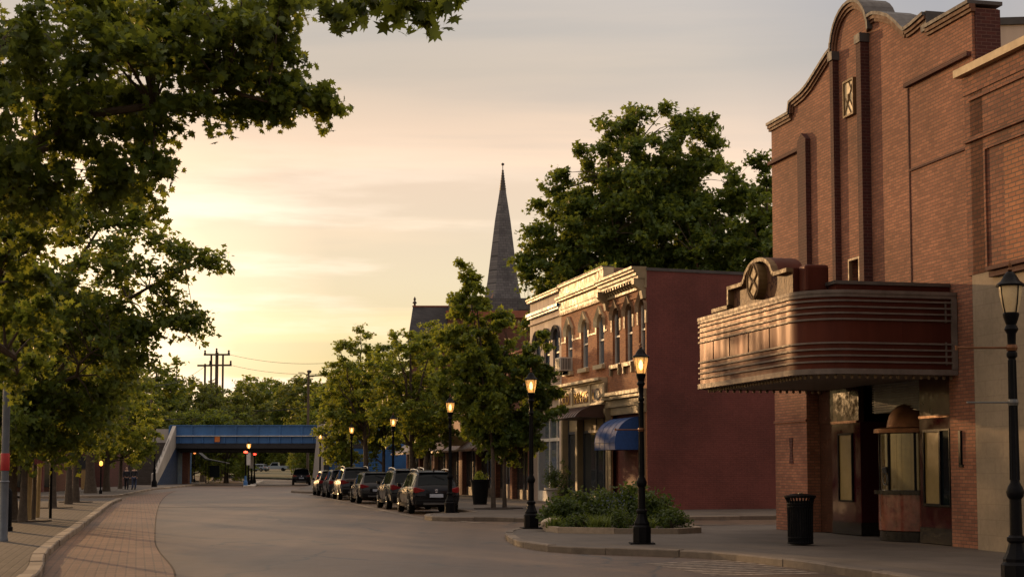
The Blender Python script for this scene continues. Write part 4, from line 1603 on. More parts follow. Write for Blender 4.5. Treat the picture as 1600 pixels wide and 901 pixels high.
# ------------------------------------------------------------------ street lamps
glow = NT('lantern_glass')
setp(glow.b, color=(.80, .55, .22), rough=.35)
glow.b.inputs['Emission Color'].default_value = (1, .55, .18, 1)
glow.b.inputs['Emission Strength'].default_value = .55
tr_ = glow.t.nodes.new('ShaderNodeBsdfTransparent')
tr_.inputs[0].default_value = (1, .85, .6, 1)
mx_ = glow.t.nodes.new('ShaderNodeMixShader')
mx_.inputs[0].default_value = .5
glow.l(glow.b.outputs[0], mx_.inputs[1])
glow.l(tr_.outputs[0], mx_.inputs[2])
glow.l(mx_.outputs[0], glow.out.inputs['Surface'])
M['lantern'] = glow.m
M['bulb'] = emit('lit_bulb', (1, .62, .25), 8)


def make_lamp(loc, label, arm=None, lit=True, rz=.2, group='black lantern street lamps'):
    e = empty('street_lamp', loc, rz, label, 'street lamp', group)
    MB().box(-.34, .34, -.34, .34, 0, .03).lathe([(.26, .03), (.26, .36), (.22, .40), (.225, .44), (.17, .52), (.13, .62), (.12, .66)], 8, a0=math.pi / 8).lathe([(.12, .64), (.155, .67), (.155, .71), (.115, .74)], 16).build('base', M['black'], e, 35)
    sh = MB()
    sh.lathe([(.105, .70), (.10, 1.20), (.135, 1.24), (.15, 1.30), (.12, 1.36), (.078, 1.42), (.060, 3.02), (.09, 3.05), (.09, 3.09), (.064, 3.12), (.062, 3.22)], 14)
    for k in range(8):
        t = k * math.pi / 4
        sh.tube([(.080 * math.cos(t), .080 * math.sin(t), 1.45), (.062 * math.cos(t), .062 * math.sin(t), 3.0)], .009, 4)
    sh.build('post', M['black'], e, 40)
    MB().lathe([(.07, 3.2), (.075, 3.34), (.12, 3.40), (.085, 3.46), (.13, 3.56), (.14, 3.60), (.12, 3.62)], 12).build('capital', M['black'], e, 40)
    MB().lathe([(.115, 3.615), (.15, 3.72), (.185, 3.86), (.195, 3.97)], 12).build('lantern_glass', M['lantern'] if lit else M['frost'], e, 50)
    mb = MB()
    for k in range(4):
        t = k * math.pi / 2 + .4
        mb.tube([(.125 * math.cos(t), .125 * math.sin(t), 3.61), (.16 * math.cos(t), .16 * math.sin(t), 3.72), (.20 * math.cos(t), .20 * math.sin(t), 3.97)], .011, 5)
    mb.build('lantern_frame', M['black'], e)
    MB().lathe([(.02, 3.70), (.055, 3.75), (.06, 3.82), (.03, 3.89), (.01, 3.91)], 10).build('bulb', M['bulb'] if lit else M['frost'], e, 60)
    rf = MB().lathe([(.235, 3.96), (.24, 3.985), (.16, 4.03), (.11, 4.10), (.06, 4.15), (.03, 4.16)], 12).build('lantern_roof', M['black'], e, 40)
    MB().lathe([(.03, 4.16), (.045, 4.18), (.02, 4.21), (.035, 4.24), (.008, 4.30)], 8).build('finial', M['copper'], rf, 60)
    e.scale = (.77, .77, 1)
    if arm:
        z, dx, L = arm
        L /= .77
        am = MB()
        am.tube([(0, 0, z), (dx * L, 0, z)], .016, 6).lathe([(.085, z - .04), (.10, z), (.085, z + .04)], 10)
        am.tube([(dx * L - .0, 0, z - .03), (dx * L, 0, z + .03)], .022, 6)
        am.build('banner_arm', M['copper'], e)
    return e


M['frost'] = plain('frosted_glass', (.62, .48, .28), .3)
lampP = [(gh(1003, 849), 'lit black lantern street lamp standing in front of the shrub bed', (2.42, -1, .55)),
         (gh(830, 825), 'lit black lantern street lamp at the rounded pavement tip left of the shrub bed', None),
         (gh(703, 800.5), 'lit black lantern street lamp directly behind the rearmost parked car', None)]
LD = []
for px, d in ((614, 74.2), (549, 89.5), (500, 107)):
    p = at(px, 731, d)
    LD.append(Vector((p.x, d, 0)))
lampP += [(LD[0], 'lit black lantern street lamp rising behind the second parked car from the near end', None),
          (LD[1], 'lit black lantern street lamp rising in front of the low yellow green foliage', None),
          (LD[2], 'lit black lantern street lamp in front of the pale bridge pylon', None)]
for i, (p, lab, arm) in enumerate(lampP):
    make_lamp((p.x, p.y, 0), lab, arm, rz=.0 if arm else .2 * i)
g = gh(1590, 926)
ge = make_lamp((g.x, g.y, 0), 'nearest black lantern street lamp, tallest in view, in front of the beige painted wall', (3.16, -1, .72), lit=False, rz=.0)
mb = MB()
mb.tube([(0, 0, 2.45), (-.78, 0, 2.45)], .012, 5).lathe([(.085, 2.41), (.095, 2.45), (.085, 2.49)], 10)
mb.build('banner_arm', M['dull_steel'], ge)
# taller old lamp and wooden pole by the stair
t1 = gh(241, 760)
tl = empty('tall_street_lamp', (t1.x, t1.y, 0), 0, 'tall black lantern street lamp standing at the foot of the railway stair', 'street lamp')
MB().lathe([(.25, 0), (.25, .4), (.14, .6), (.11, 1.3), (.14, 1.4), (.085, 1.6), (.07, 5.9), (.12, 6.1)], 10).build('post', M['black'], tl, 40)
MB().lathe([(.12, 6.1), (.28, 6.55), (.30, 6.75)], 10).build('lantern_glass', M['lantern'], tl, 40)
MB().lathe([(.36, 6.75), (.2, 6.9), (.08, 7.1), (.03, 7.3)], 10).build('lantern_roof', M['black'], tl, 40)
# short lit post under the left trees
t1 = gh(157, 771)
tl = empty('lit_bollard', (t1.x, t1.y, 0), 0, 'short dark post with a small amber light among the left tree trunks', 'bollard light')
MB().lathe([(.10, 0), (.10, .2), (.05, .3), (.045, 1.75)], 8).build('post', M['black'], tl)
MB().lathe([(.05, 1.75), (.11, 1.82), (.11, 1.98), (.03, 2.06)], 8).build('lamp_head', emit('amber_lamp', (1, .4, .06), 2.2), tl)

# signal posts on the median
M['red_light'] = emit('red_signal_light', (1, .04, .02), 5)
sigs = [(383.5, 757.8, 1, 'signal post with red light and blue foot at the front of the median'),
        (388, 757.0, 0, 'black median post carrying a pale sign board below a lit amber lantern'),
        (393, 755.2, 0, 'slim black median post with amber lantern and a pale board'),
        (397.3, 754.4, 1, 'rear black signal post with red light on the median')]
for i, (px, py, red, lab) in enumerate(sigs):
    p = gh(px, py)
    e = empty('signal_post', (p.x, p.y, 0), 0, lab, 'signal post', 'posts on the median under the bridge')
    MB().lathe([(.2, 0), (.2, .3), (.12, .5), (.10, .9)], 8).build('base', M['steel_blue'] if i == 0 else M['black'], e)
    MB().lathe([(.08, .9), (.07, 2.9 if red else 3.5)], 8).build('post', M['black'], e)
    if red:
        MB().box(-.16, .16, -.1, .12, 2.9, 3.3).build('signal_head', M['black'], e)
        MB().lathe([(.02, -.12), (.17, -.06), (.20, 0), (.17, .06), (.02, .12)], 10, (0, -.08, 3.1)).build('signal_light', M['red_light'], e, 60)
    else:
        MB().box(-.2, .2, -.12, -.085, 2.2 - .3 * i, 3.1).build('sign_board', M['white'], e)
        MB().lathe([(.1, 3.5), (.2, 3.7), (.2, 3.95)], 8).build('lantern_glass', M['lantern'], e)
        MB().lathe([(.24, 3.95), (.1, 4.1), (.02, 4.2)], 8).build('lantern_roof', M['black'], e)
        MB().lathe([(.05, 3.55), (.07, 3.7), (.04, 3.9)], 6).build('bulb', M['bulb'], e)

# ------------------------------------------------------------------ cars


def loft_body(st, nx=None):
    """stations: y, half widths and heights -> body mesh (mirrored loft)"""
    rows = []
    for (y, w, wr, zb, zbelt, zr) in st:
        half = [(0, zb), (w * .80, zb), (w * .95, zb + .10), (w, zb + .30), (w * 1.0, (zb + zbelt) / 2 + .12), (w * .975, zbelt - .05), (w * .94, zbelt), (wr, zr - .07), (wr * .86, zr - .01), (wr * .5, zr + .015), (0, zr + .025)]
        rows.append([(x, y, z) for x, z in half] + [(-x, y, z) for x, z in half[-2:0:-1]])
    n = len(rows[0])
    vs = [p for r in rows for p in r]
    fs = []
    for i in range(len(rows) - 1):
        for k in range(n):
            k2 = (k + 1) % n
            fs.append((i * n + k, (i + 1) * n + k, (i + 1) * n + k2, i * n + k2))
    fs.append(tuple(range(n)))
    fs.append(tuple((len(rows) - 1) * n + k for k in range(n))[::-1])
    return vs, fs


def make_suv(loc, rz, label, paint, L=4.6, H=1.66, W=1.84, group=None, pale_gate=False, rails=True, cat='car', name='parked_car'):
    e = empty(name, loc, rz, label, cat, group)
    sy, sz, sx = L / 4.6, H / 1.66, W / 1.84

    def q(p): return (p[0] * sx, p[1] * sy, p[2] * sz)
    st = [(-2.30, .78, .70, .40, .70, .86), (-2.27, .84, .76, .36, .78, .95), (-2.20, .90, .80, .30, .98, 1.06), (-2.05, .915, .765, .26, .99, 1.24), (-1.86, .92, .70, .26, 1.0, 1.50), (-1.74, .92, .665, .26, 1.0, 1.585), (-1.45, .92, .665, .26, 1.0, 1.625), (-.6, .92, .675, .26, .98, 1.655), (.2, .92, .67, .26, .965, 1.645), (.55, .92, .66, .26, .96, 1.60), (.95, .92, .70, .26, .955, 1.32), (1.25, .91, .76, .26, .95, 1.08), (1.7, .90, .78, .26, .90, 1.03), (2.1, .87, .74, .28, .80, .95), (2.26, .82, .68, .32, .66, .80), (2.30, .74, .60, .38, .6, .70)]
    vs, fs = loft_body(st)
    MB().add([q(p) for p in vs], fs).build('body', paint, e, 28)

    def on(y):  # interpolate station
        for a, b in zip(st, st[1:]):
            if a[0] <= y <= b[0]:
                t = (y - a[0]) / (b[0] - a[0])
                return [a[i] + (b[i] - a[i]) * t for i in range(6)]
    # side glass: three panes per side between belt and roof rail
    for s in (-1, 1):
        for nm, y0, y1, in (('side_window', -1.78, -1.22), ('side_window', -1.14, -.12), ('side_window', -.02, .98)):
            vs_, m = [], 6
            for k in range(m + 1):
                y = y0 + (y1 - y0) * k / m
                a = on(y)
                xb, zb_, xt, zt_ = a[1] * .94, a[4], a[2], a[5] - .07
                for f in (.10, .90):
                    vs_.append((s * (xb + (xt - xb) * f + .012), y, zb_ + (zt_ - zb_) * f))
            fs_ = [(2 * k, 2 * k + 2, 2 * k + 3, 2 * k + 1) for k in range(m)]
            MB().add([q(p) for p in vs_], fs_).build(nm, M['carglass'], e, 60)
    # rear glass and windscreen on the sloping loft
    for nm, ys in (('rear_window', (-2.17, -2.05, -1.95, -1.86, -1.79)), ('windscreen', (.60, .8, .95, 1.1, 1.2))):
        vs_ = []
        for y in ys:
            a = on(y)
            sgn = -1 if nm == 'rear_window' else 1
            for xf in (-.88, -.5, 0, .5, .88):
                z = a[5] + (.025 if xf == 0 else (.015 if abs(xf) == .5 else -.02))
                vs_.append((xf * a[2], y + sgn * .012, z + .012))
        fs_ = []
        for i in range(len(ys) - 1):
            for k in range(4): fs_.append((i * 5 + k, i * 5 + k + 1, i * 5 + 6 + k, i * 5 + 5 + k))
        MB().add([q(p) for p in vs_], fs_).build(nm, M['carglass'], e, 60)
    # roof spoiler, cladding, bumper, lights, plate
    MB().box(-.60 * sx, .60 * sx, -1.90 * sy, -1.70 * sy, 1.575 * sz, 1.61 * sz).build('spoiler', paint, e, bevel=.012)
    mb = MB()
    mb.box(-.80 * sx, .80 * sx, -2.35 * sy, -2.18 * sy, .34 * sz, .56 * sz)
    mb.build('bumper', M['cladding'], e, bevel=.04)
    MB().box(-.50 * sx, .50 * sx, -2.365 * sy, -2.34 * sy, .36 * sz, .44 * sz).build('skid_strip', M['dull_steel'], e)
    for s in (-1, 1):
        MB().prism([(s * .44 * sx, .93 * sz), (s * .80 * sx, 1.03 * sz), (s * .875 * sx, 1.02 * sz), (s * .885 * sx, .84 * sz), (s * .80 * sx, .80 * sz), (s * .48 * sx, .87 * sz)], -2.31 * sy, -2.05 * sy, 'y').build('tail_light', M['tail'], e, bevel=.015)
        MB().prism([(s * .50 * sx, .72 * sz), (s * .80 * sx, .82 * sz), (s * .82 * sx, .68 * sz), (s * .6 * sx, .62 * sz)], 2.1 * sy, 2.29 * sy, 'y').build('headlight', M['chrome'], e)
    if pale_gate:
        MB().box(-.62 * sx, .62 * sx, -2.335 * sy, -2.30 * sy, .94 * sz, 1.06 * sz).build('tailgate_trim', M['alu'], e, bevel=.01)
    MB().box(-.40 * sx, .40 * sx, -2.325 * sy, -2.29 * sy, .62 * sz, .80 * sz).build('plate_recess', M['cladding'], e)
    MB().box(-.26 * sx, .26 * sx, -2.334 * sy, -2.326 * sy, .64 * sz, .77 * sz).build('number_plate', M['plate'], e)
    mb = MB()
    mb.lathe([(.065, -.005), (.065, .005)], 12, (0, 0, 0))
    bd = mb.build('badge', M['chrome'], e)
    bd.location = (0, -2.29 * sy, .89 * sz)
    bd.rotation_euler = (R(80), 0, 0)
    # wheel arches, sills, wheels
    for s in (-1, 1):
        mb = MB()
        for yc in (-1.37, 1.40):
            ar = [(yc + .43 * math.cos(t), .36 + .43 * math.sin(t)) for t in [math.pi * k / 12 - .15 * (k == 0) for k in range(13)]]
            inn = [(yc + .36 * math.cos(t), .36 + .36 * math.sin(t)) for t in [math.pi * k / 12 for k in range(13)]]
            x0, x1 = s * .86, s * .935
            vs_ = [(x1, a, b) for a, b in ar] + [(x1, a, b) for a, b in inn] + [(x0, a, b) for a, b in ar] + [(x0, a, b) for a, b in inn]
            fs_ = []
            for k in range(12):
                fs_ += [(k, k + 1, 14 + k, 13 + k), (k, k + 1, 27 + k, 26 + k), (13 + k, 14 + k, 40 + k, 39 + k)]
            mb.add([q(p) for p in vs_], fs_)
        mb.build('wheel_arch', M['cladding'], e)
        MB().box(s * .85 * sx, s * .93 * sx, -.95 * sy, .98 * sy, .26 * sz, .40 * sz).build('sill', M['cladding'], e)
        for yc in (-1.37, 1.40):
            w = MB().lathe([(.25, -.11), (.345, -.115), (.365, -.07), (.365, .07), (.345, .115), (.25, .11)], 24).build('wheel', M['tyre'], e, 40)
            w.rotation_euler = (0, R(90), 0)
            w.location = (s * .83 * sx, yc * sy, .365)
            mb = MB()
            mb.lathe([(.245, .085), (.245, .10), (.215, .105), (.05, .075), (.05, .10), (.0, .105)], 20)
            for k in range(5):
                t = k * 2 * math.pi / 5
                mb.tube([(.04 * math.cos(t), .04 * math.sin(t), .10), (.22 * math.cos(t), .22 * math.sin(t), .105)], .028, 5)
            r_ = mb.build('rim', M['rim'], w, 40)
            r_.scale = (1, 1, s)
        # mirror, handles
        MB().prism([(s * .90 * sx, 1.0 * sz), (s * 1.06 * sx, 1.02 * sz), (s * 1.08 * sx, 1.15 * sz), (s * .96 * sx, 1.16 * sz)], .60 * sy, .76 * sy, 'y').build('mirror', M['cladding'], e, bevel=.02)
        mb = MB()
        for y in (-.95, .10): mb.box(s * .915 * sx, s * .94 * sx, y * sy, (y + .2) * sy, .885 * sz, .915 * sz)
        mb.build('door_handle', paint, e)
        mb = MB()
        for y in (-1.18, -.07, 1.02): mb.box(s * .915 * sx, s * .9235 * sx, (y - .006) * sy, (y + .006) * sy, .42 * sz, .93 * sz)
        mb.build('door_seam', M['cladding'], e)
        if rails:
            mb = MB()
            pts = [(s * .60, -1.62, 1.60), (s * .61, -1.5, 1.68), (s * .62, -.6, 1.72), (s * .62, .1, 1.70), (s * .61, .3, 1.65)]
            mb.tube([q(p) for p in pts], .022, 6)
            mb.build('roof_rail', M['chrome'], e)
    MB().prism([(-1.72, 1.61), (-1.5, 1.61), (-1.66, 1.72)], -.02, .02, 'x').build('aerial', M['cladding'], e)
    MB().tube([(-.1 * sx, -1.95 * sy, 1.49 * sz), (.35 * sx, -2.05 * sy, 1.33 * sz)], .01, 4).build('wiper', M['cladding'], e)
    return e


CR = R(12.3)
P_ = {k: carpaint('car_paint_' + k, c, m) for k, c, m in (('black', (.012, .012, .015), .3), ('charcoal', (.03, .032, .036), .5), ('navy', (.016, .020, .032), .4), ('graphite', (.045, .045, .048), .6), ('slate', (.05, .055, .065), .6), ('pale', (.26, .31, .36), 0.0), ('blue_grey', (.12, .15, .20), .5))}
cars = [(58.4, 'black', 4.55, 1.64, 1.84, False, True, 'black suv at the near end of the parked row, closest to the rounded kerb nub'),
        (64.5, 'charcoal', 4.7, 1.70, 1.86, False, True, 'charcoal suv with pale roof rails, second in the row from the near end'),
        (75.3, 'graphite', 4.5, 1.55, 1.82, False, False, 'lower graphite hatchback parked between two tall suvs'),
        (83.8, 'slate', 4.8, 1.78, 1.90, True, True, 'tall grey suv with a pale strip across its tailgate in the parked row'),
        (90.6, 'navy', 4.6, 1.66, 1.84, False, False, 'dark navy suv parked just behind the tall grey one with the pale tailgate strip'),
        (97.0, 'black', 4.4, 1.60, 1.80, False, False, 'farthest dark car of the parked row, nearest the bridge')]
for y, pk, L, H, W, pg, rl, lab in cars:
    yc = y + L / 2
    make_suv((carline(yc), yc, ROAD), CR, lab, P_[pk], L, H, W, 'cars parked along the right kerb', pg, rl)
p = gh(466, 757.4, ROAD)
make_suv((p.x, p.y + 2.3, ROAD), R(8), 'black suv driving under the blue bridge', P_['black'], 4.6, 1.72, 1.86, None, False, True, 'car', 'driving_car')

# far pickup and grey car beyond the bridge, seen from the side
pw = at(427, 733.5, 330)
ez = rise(330) + ROAD + .16
pk = empty('pickup_truck', (at(430, 733, 330).x, 330, ez), 0, 'pale blue white pickup truck parked side on far beyond the bridge', 'pickup truck')
body = [(-2.75, .45), (2.75, .45), (2.75, .95), (2.6, 1.05), (1.15, 1.10), (.55, 1.80), (-.75, 1.82), (-.85, 1.10), (-2.75, 1.10)]
MB().prism([(-a, b) for a, b in body], -.92, .92, 'y').build('body', P_['pale'], pk, bevel=.04)
for s in (-1, 1):
    MB().prism([(-.95, 1.12), (-.5, 1.70), (.68, 1.72), (.72, 1.12)], s * .925, s * .93, 'y').build('side_window', M['carglass'], pk)
    for x in (-1.75, 1.75):
        w = MB().lathe([(.25, -.11), (.36, -.11), (.38, 0), (.36, .11), (.25, .11)], 16).build('wheel', M['tyre'], pk, 40)
        w.rotation_euler = (R(90), 0, 0)
        w.location = (x, s * .84, .38)
make_suv((at(404, 733, 318).x, 318, rise(318) + ROAD + .16), R(62), 'small grey car parked beside the pickup far beyond the bridge', P_['blue_grey'], 4.3, 1.55, 1.8, None, False, False)

# ------------------------------------------------------------------ street furniture
tb = gh(1251, 851)
e = empty('litter_bin', (tb.x, tb.y, 0), .3, 'black slatted round litter bin on the pavement in front of the theatre', 'litter bin')
mb = MB()
mb.lathe([(.22, .02), (.22, .92)], 24)
mb.build('liner', M['void'], e, 40)
mb = MB()
for k in range(26):
    t = 2 * math.pi * k / 26
    mb.tube([(.245 * math.cos(t), .245 * math.sin(t), .04), (.25 * math.cos(t), .25 * math.sin(t), .5), (.255 * math.cos(t), .255 * math.sin(t), .84), (.275 * math.cos(t), .275 * math.sin(t), .95), (.31 * math.cos(t), .31 * math.sin(t), 1.0)], .018, 5)
mb.build('slats', M['black'], e)
mb = MB()
for z, r in ((.05, .265), (.16, .262), (.80, .27), (.86, .275)):
    mb.lathe([(r - .012, z - .018), (r, z - .018), (r + .006, z), (r, z + .018), (r - .012, z + .018)], 28)
mb.build('band', M['black'], e, 60)
MB().lathe([(.30, .985), (.335, 1.0), (.335, 1.03), (.24, 1.045), (.15, 1.07), (.145, 1.03)], 28).build('lid', M['black'], e, 40)
MB().box(-.05, .05, -.05, .0, 1.06, 1.09).build('handle', M['chrome'], e)

# tall black planter and shorter pots on the shop pavement
p = gh(750, 787.5)
e = empty('tall_planter', (p.x, p.y, 0), 0, 'tall tapered black planter with a low green tuft beside the parked cars', 'planter')
MB().lathe([(.30, 0), (.42, 1.0), (.45, 1.02), (.45, 1.10), (.40, 1.10), (.39, .98)], 24).build('pot', plain('black_planter', (.010, .010, .011), .6, spec=.1), e, 40)
planter_a = e
p = gh(815, 777)
e = empty('round_planter', (p.x, p.y, 0), 0, 'squat round black barrel pot on the pavement outside the dark brick shop', 'planter')
MB().lathe([(.36, 0), (.55, .3), (.58, .7), (.52, 1.0), (.55, 1.06), (.48, 1.06), (.45, .95)], 24).build('pot', plain('black_pot', (.010, .010, .011), .5, spec=.1), e, 40)
planter_b = e
p = gh(868, 788)
e = empty('stone_urn', (p.x, p.y, 0), 0, 'pale grey tapered pot with a bushy green plant outside the cream cornice shop', 'planter')
MB().lathe([(.26, 0), (.28, .05), (.44, .62), (.50, .66), (.50, .74), (.43, .74), (.42, .66)], 20).build('pot', M['pale_conc'], e, 40)
planter_c = e
MB_ = MB()
p = gh(800, 778)
e = empty('stone_block', (p.x, p.y, 0), .2, 'low pale stone block standing against the brick shop wall', 'stone block')
MB().box(-.3, .3, -.3, .3, 0, .75).build('block', M['stone'], e, bevel=.03)

# planting bed edging in front of the corner shop
bed = [gh(*p) for p in ((846, 823), (851, 829), (872, 832), (960, 833.5), (1060, 833.5), (1096, 832), (1070, 824), (960, 821.5))]
be = empty('planting_bed', (0, 0, 0), 0, 'stone edged planting bed on the corner pavement under the shrubs', 'planting bed')
mb = MB()
for i in range(len(bed)):
    a, c = bed[i], bed[(i + 1) % len(bed)]
    d = (c - a)
    n = max(1, int(d.length / .9))
    dn = d.normalized()
    nn = Vector((-dn.y, dn.x, 0))
    for k in range(n):
        q0, q1 = a + d * (k / n) + dn * .006, a + d * ((k + 1) / n) - dn * .006
        o_ = nn * .16
        mb.prism([(q0.x, q0.y), (q1.x, q1.y), ((q1 + o_).x, (q1 + o_).y), ((q0 + o_).x, (q0 + o_).y)], .0, .13 + .008 * ((k * 7 + i) % 3), 'z')
mb.build('edging', M['kerb'], be)
cen = sum(bed, Vector()) / len(bed)
MB().prism([((v - cen) * .965 + cen)[:2] for v in bed], .003, .10, 'z').build('mulch', M['soil'], be)
p = gh(862, 829)
e = empty('boulder', (p.x, p.y, .0), 0, 'small sandy boulder at the left end of the planting bed', 'rock')
bm = bmesh.new()
bmesh.ops.create_icosphere(bm, subdivisions=3, radius=1)
for v in bm.verts:
    k = 1 + .25 * noise.noise(v.co * 1.6)
    v.co = Vector((v.co.x * .26 * k, v.co.y * .2 * k, max(-.05, v.co.z * .15 * k) + .19))
me = bpy.data.meshes.new('rock')
bm.to_mesh(me)
bm.free()
me.materials.append(M['stone'])
o = bpy.data.objects.new('stone', me)
COL.objects.link(o)
o.parent = e

# left side: banded pole, stakes, posts, small bollards
p = gh(5, 845)
e = empty('banded_pole', (p.x, p.y, 0), 0, 'grey painted steel pole with a red sleeve at the left edge', 'pole')
MB().lathe([(.105, 0), (.105, .06), (.092, .08), (.092, 1.28), (.105, 1.29), (.105, 1.31), (.085, 1.33), (.08, 3.7), (.03, 3.72)], 14).build('shaft', M['pipe'], e, 40)
MB().lathe([(.094, 1.55), (.098, 1.56), (.098, 1.92), (.094, 1.93)], 14).build('red_sleeve', M['red_band'], e, 40)
e = tag(MB().lathe([(.13, 0), (.13, .1), (.10, .12), (.10, 1.0), (.03, 1.1)], 10, tuple(gh(12, 829))).build('bollard', M['black'], None, 40), 'short black bollard beside the banded pole', 'bollard')
for i, (px, py, top, lab) in enumerate(((45, 813, 725, 'leftmost pale timber tree stake beside the grey trunk'), (52, 811, 725, 'middle timber tree stake, browner than its neighbours'), (58.5, 808, 724, 'rightmost pale timber tree stake, tallest of the three'))):
    p = gh(px, py)
    zt = at(px, top, p.y).z
    tag(MB().tube([(p.x, p.y, 0), (p.x + .02 * i, p.y, zt)], [.075, .07], 8).build('tree_stake', M['stake'] if i != 1 else M['wood_pole'], None, 40), lab, 'stake', 'timber stakes by the left tree')
p = gh(78.5, 809)
tag(MB().lathe([(.05, 0), (.045, 1.2), (.05, 2.4), (.02, 2.42)], 8, (p.x, p.y, 0)).build('slim_post', M['black'], None, 40), 'slim black post standing on the left brick pavement', 'post')
p = gh(129, 757)
for i, (px, py, w, h, lab) in enumerate(((136, 764, .55, 1.15, 'tan utility cabinet beyond the left tree trunks'),)):
    p = gh(px, py)
    e = empty('utility_cabinet', (p.x, p.y, 0), 0, lab, 'cabinet')
    MB().box(-.4, .4, -.25, .25, 0, 1.5).build('case', M['stake'], e, bevel=.02)
    MB().box(-.43, .43, -.28, .28, 1.502, 1.58).build('lid', M['wood_pole'], e)

# poles and wires beyond the bridge


def hpole(px, Y, tops, label, arms, name='utility_pole'):
    b0 = at(px, 731, Y)
    e = empty(name, (b0.x, Y, rise(Y) - .2), 0, label, 'utility pole')
    ox, oz = b0.x, rise(Y) - .2
    mb = MB()
    for ppx, ty, r in tops:
        q = at(ppx, ty, Y)
        mb.tube([(q.x - ox, 0, 0), (q.x - ox, 0, q.z - oz)], [r * 1.2, r * .9], 7)
    mb.build('pole', M['wood_pole'], e)
    for a, c, y in arms:
        qa, qc = at(a, y, Y), at(c, y, Y)
        MB().box(qa.x - ox, qc.x - ox, -.35, -.2, qa.z - oz - .12, qa.z - oz + .12).build('crossarm', M['wood_pole'], e)
    return e, ox, oz


e, ox, oz = hpole(339, 205, [(330.3, 553, .15), (339, 550, .24), (348.5, 553, .15)], 'three legged timber utility pole with stacked crossarms above the trees', [(319, 360, 554), (327, 362.5, 570.5), (326, 348, 612)])
mb = MB()
for px, y in ((321, 552), (358, 552), (339, 549), (329, 568.5), (361, 568.5)):
    q = at(px, y, 205)
    mb.lathe([(.1, 0), (.16, .15), (.1, .3), (.16, .45), (.05, .55)], 6, (q.x - ox, -.27, q.z - oz - .1))
mb.build('insulator', M['granite'], e)
hpole(322, 200, [(320.5, 568, .15)], 'single timber utility pole left of the three legged pole', [(309, 330, 571)])
e, ox, oz = hpole(483, 172, [(482, 583, .14)], 'dark pole with a small lamp head and a long arm right of the bridge trees', [], 'lamp_pole')
q0, q1, q2 = at(482, 587, 172), at(519, 587, 172), at(466, 582, 172)
MB().tube([(q0.x - ox, 0, q0.z - oz), (q1.x - ox, 0, at(519, 585.5, 172).z - oz)], .09, 6).build('arm', M['wood_pole'], e)
MB().tube([(q0.x - ox, 0, q0.z - oz), (at(474, 582, 172).x - ox, 0, at(474, 582, 172).z - oz), (q2.x - ox, 0, q2.z - oz)], .06, 6).build('bracket', M['wood_pole'], e)
MB().lathe([(.12, 0), (.25, .1), (.28, .3), (.1, .38)], 8, (at(483, 583, 172).x - ox, 0, at(483, 583, 172).z - oz)).build('lamp_head', M['dull_steel'], e)
hpole(237, 160, [(237, 598, .11)], 'slim pale timber pole beside the tall lamp at the railway stair', [])


def wire(a, c, sag, label, r=.022):
    pts = []
    for k in range(15):
        t = k / 14
        p = a.lerp(c, t)
        pts.append((p.x, p.y, p.z - sag * 4 * t * (1 - t)))
    o = MB().tube(pts, r, 4).build('overhead_wire', M['black'])
    tag(o, label, 'wire', 'overhead wires beyond the bridge')
    return o


wire(at(360, 554, 205), at(560, 562, 190), .8, 'upper thin overhead wire running right from the three legged pole')
wire(at(362, 570.5, 205), at(560, 578, 190), .8, 'lower thin overhead wire running right from the three legged pole')
wire(at(395, 641, 180), at(484, 634, 172), .2, 'dark cable strung low above the bridge to the lamp pole', .04)
wire(at(237, 655, 160), at(330, 648, 205), .2, 'cable strung from the slim pale pole over the left end of the bridge', .04)
wire(at(237, 603, 160), at(320, 572, 200), .6, 'thin wire rising from the slim pale pole to the single timber pole', .03)

# bus shelter and thin posts under the bridge
p = gh(306, 754)
e = empty('bus_shelter', (p.x, 168, 0), 0, 'small shelter with a pale curved roof edge on the left beyond the bridge', 'shelter')
mb = MB()
q = [(0.0, 3.3), (1.0, 2.5), (3.3, 2.1), (3.3, 2.2), (1.0, 2.65), (.1, 3.4)]
mb.prism(q, 0, 2.0, 'y')
mb.build('roof', M['dull_steel'], e)
mb = MB()
for x in (1.0, 3.1): mb.box(x, x + .08, .1, .18, 0, 2.3).box(x, x + .08, 1.8, 1.88, 0, 2.3)
mb.build('post', M['black'], e)
MB().box(1.1, 2.2, 1.9, 1.93, .6, 1.9).build('pane', M['glass'], e)
for px, py, h, lab, m in ((303.5, 753, 3.2, 'dark post with an amber top beside the bus shelter', 'black'), (314.5, 750, 3.6, 'grey sign post right of the bus shelter', 'pipe')):
    p = gh(px, py)
    e = empty('sign_post', (p.x, p.y, 0), 0, lab, 'post')
    MB().lathe([(.16, 0), (.14, .3), (.06, .5), (.05, h)], 8).build('pole', M[m], e)
    if m == 'black': MB().lathe([(.05, h), (.15, h + .1), (.15, h + .25), (.03, h + .35)], 8).build('lamp_head', emit('orange_lamp', (1, .25, .05), 1.2), e)
    else: MB().box(-.4, .6, -.05, -.02, 1.6, 2.4).build('sign_board', M['steel_blue'], e)

# ------------------------------------------------------------------ people


def skin_mesh(name, pts, edges, mat, parent, root=0, sub=2):
    me = bpy.data.meshes.new(name)
    me.from_pydata([p[:3] for p in pts], edges, [])
    o = bpy.data.objects.new(name, me)
    COL.objects.link(o)
    o.parent = parent
    me.materials.append(mat)
    sk = o.modifiers.new('skin', 'SKIN')
    for i, v in enumerate(me.skin_vertices[0].data):
        r = pts[i][3]
        v.radius = r if hasattr(r, '__len__') else (r, r)
        v.use_root = (i == root)
    sk.use_smooth_shade = True
    s = o.modifiers.new('sub', 'SUBSURF')
    s.levels = s.render_levels = sub
    return o


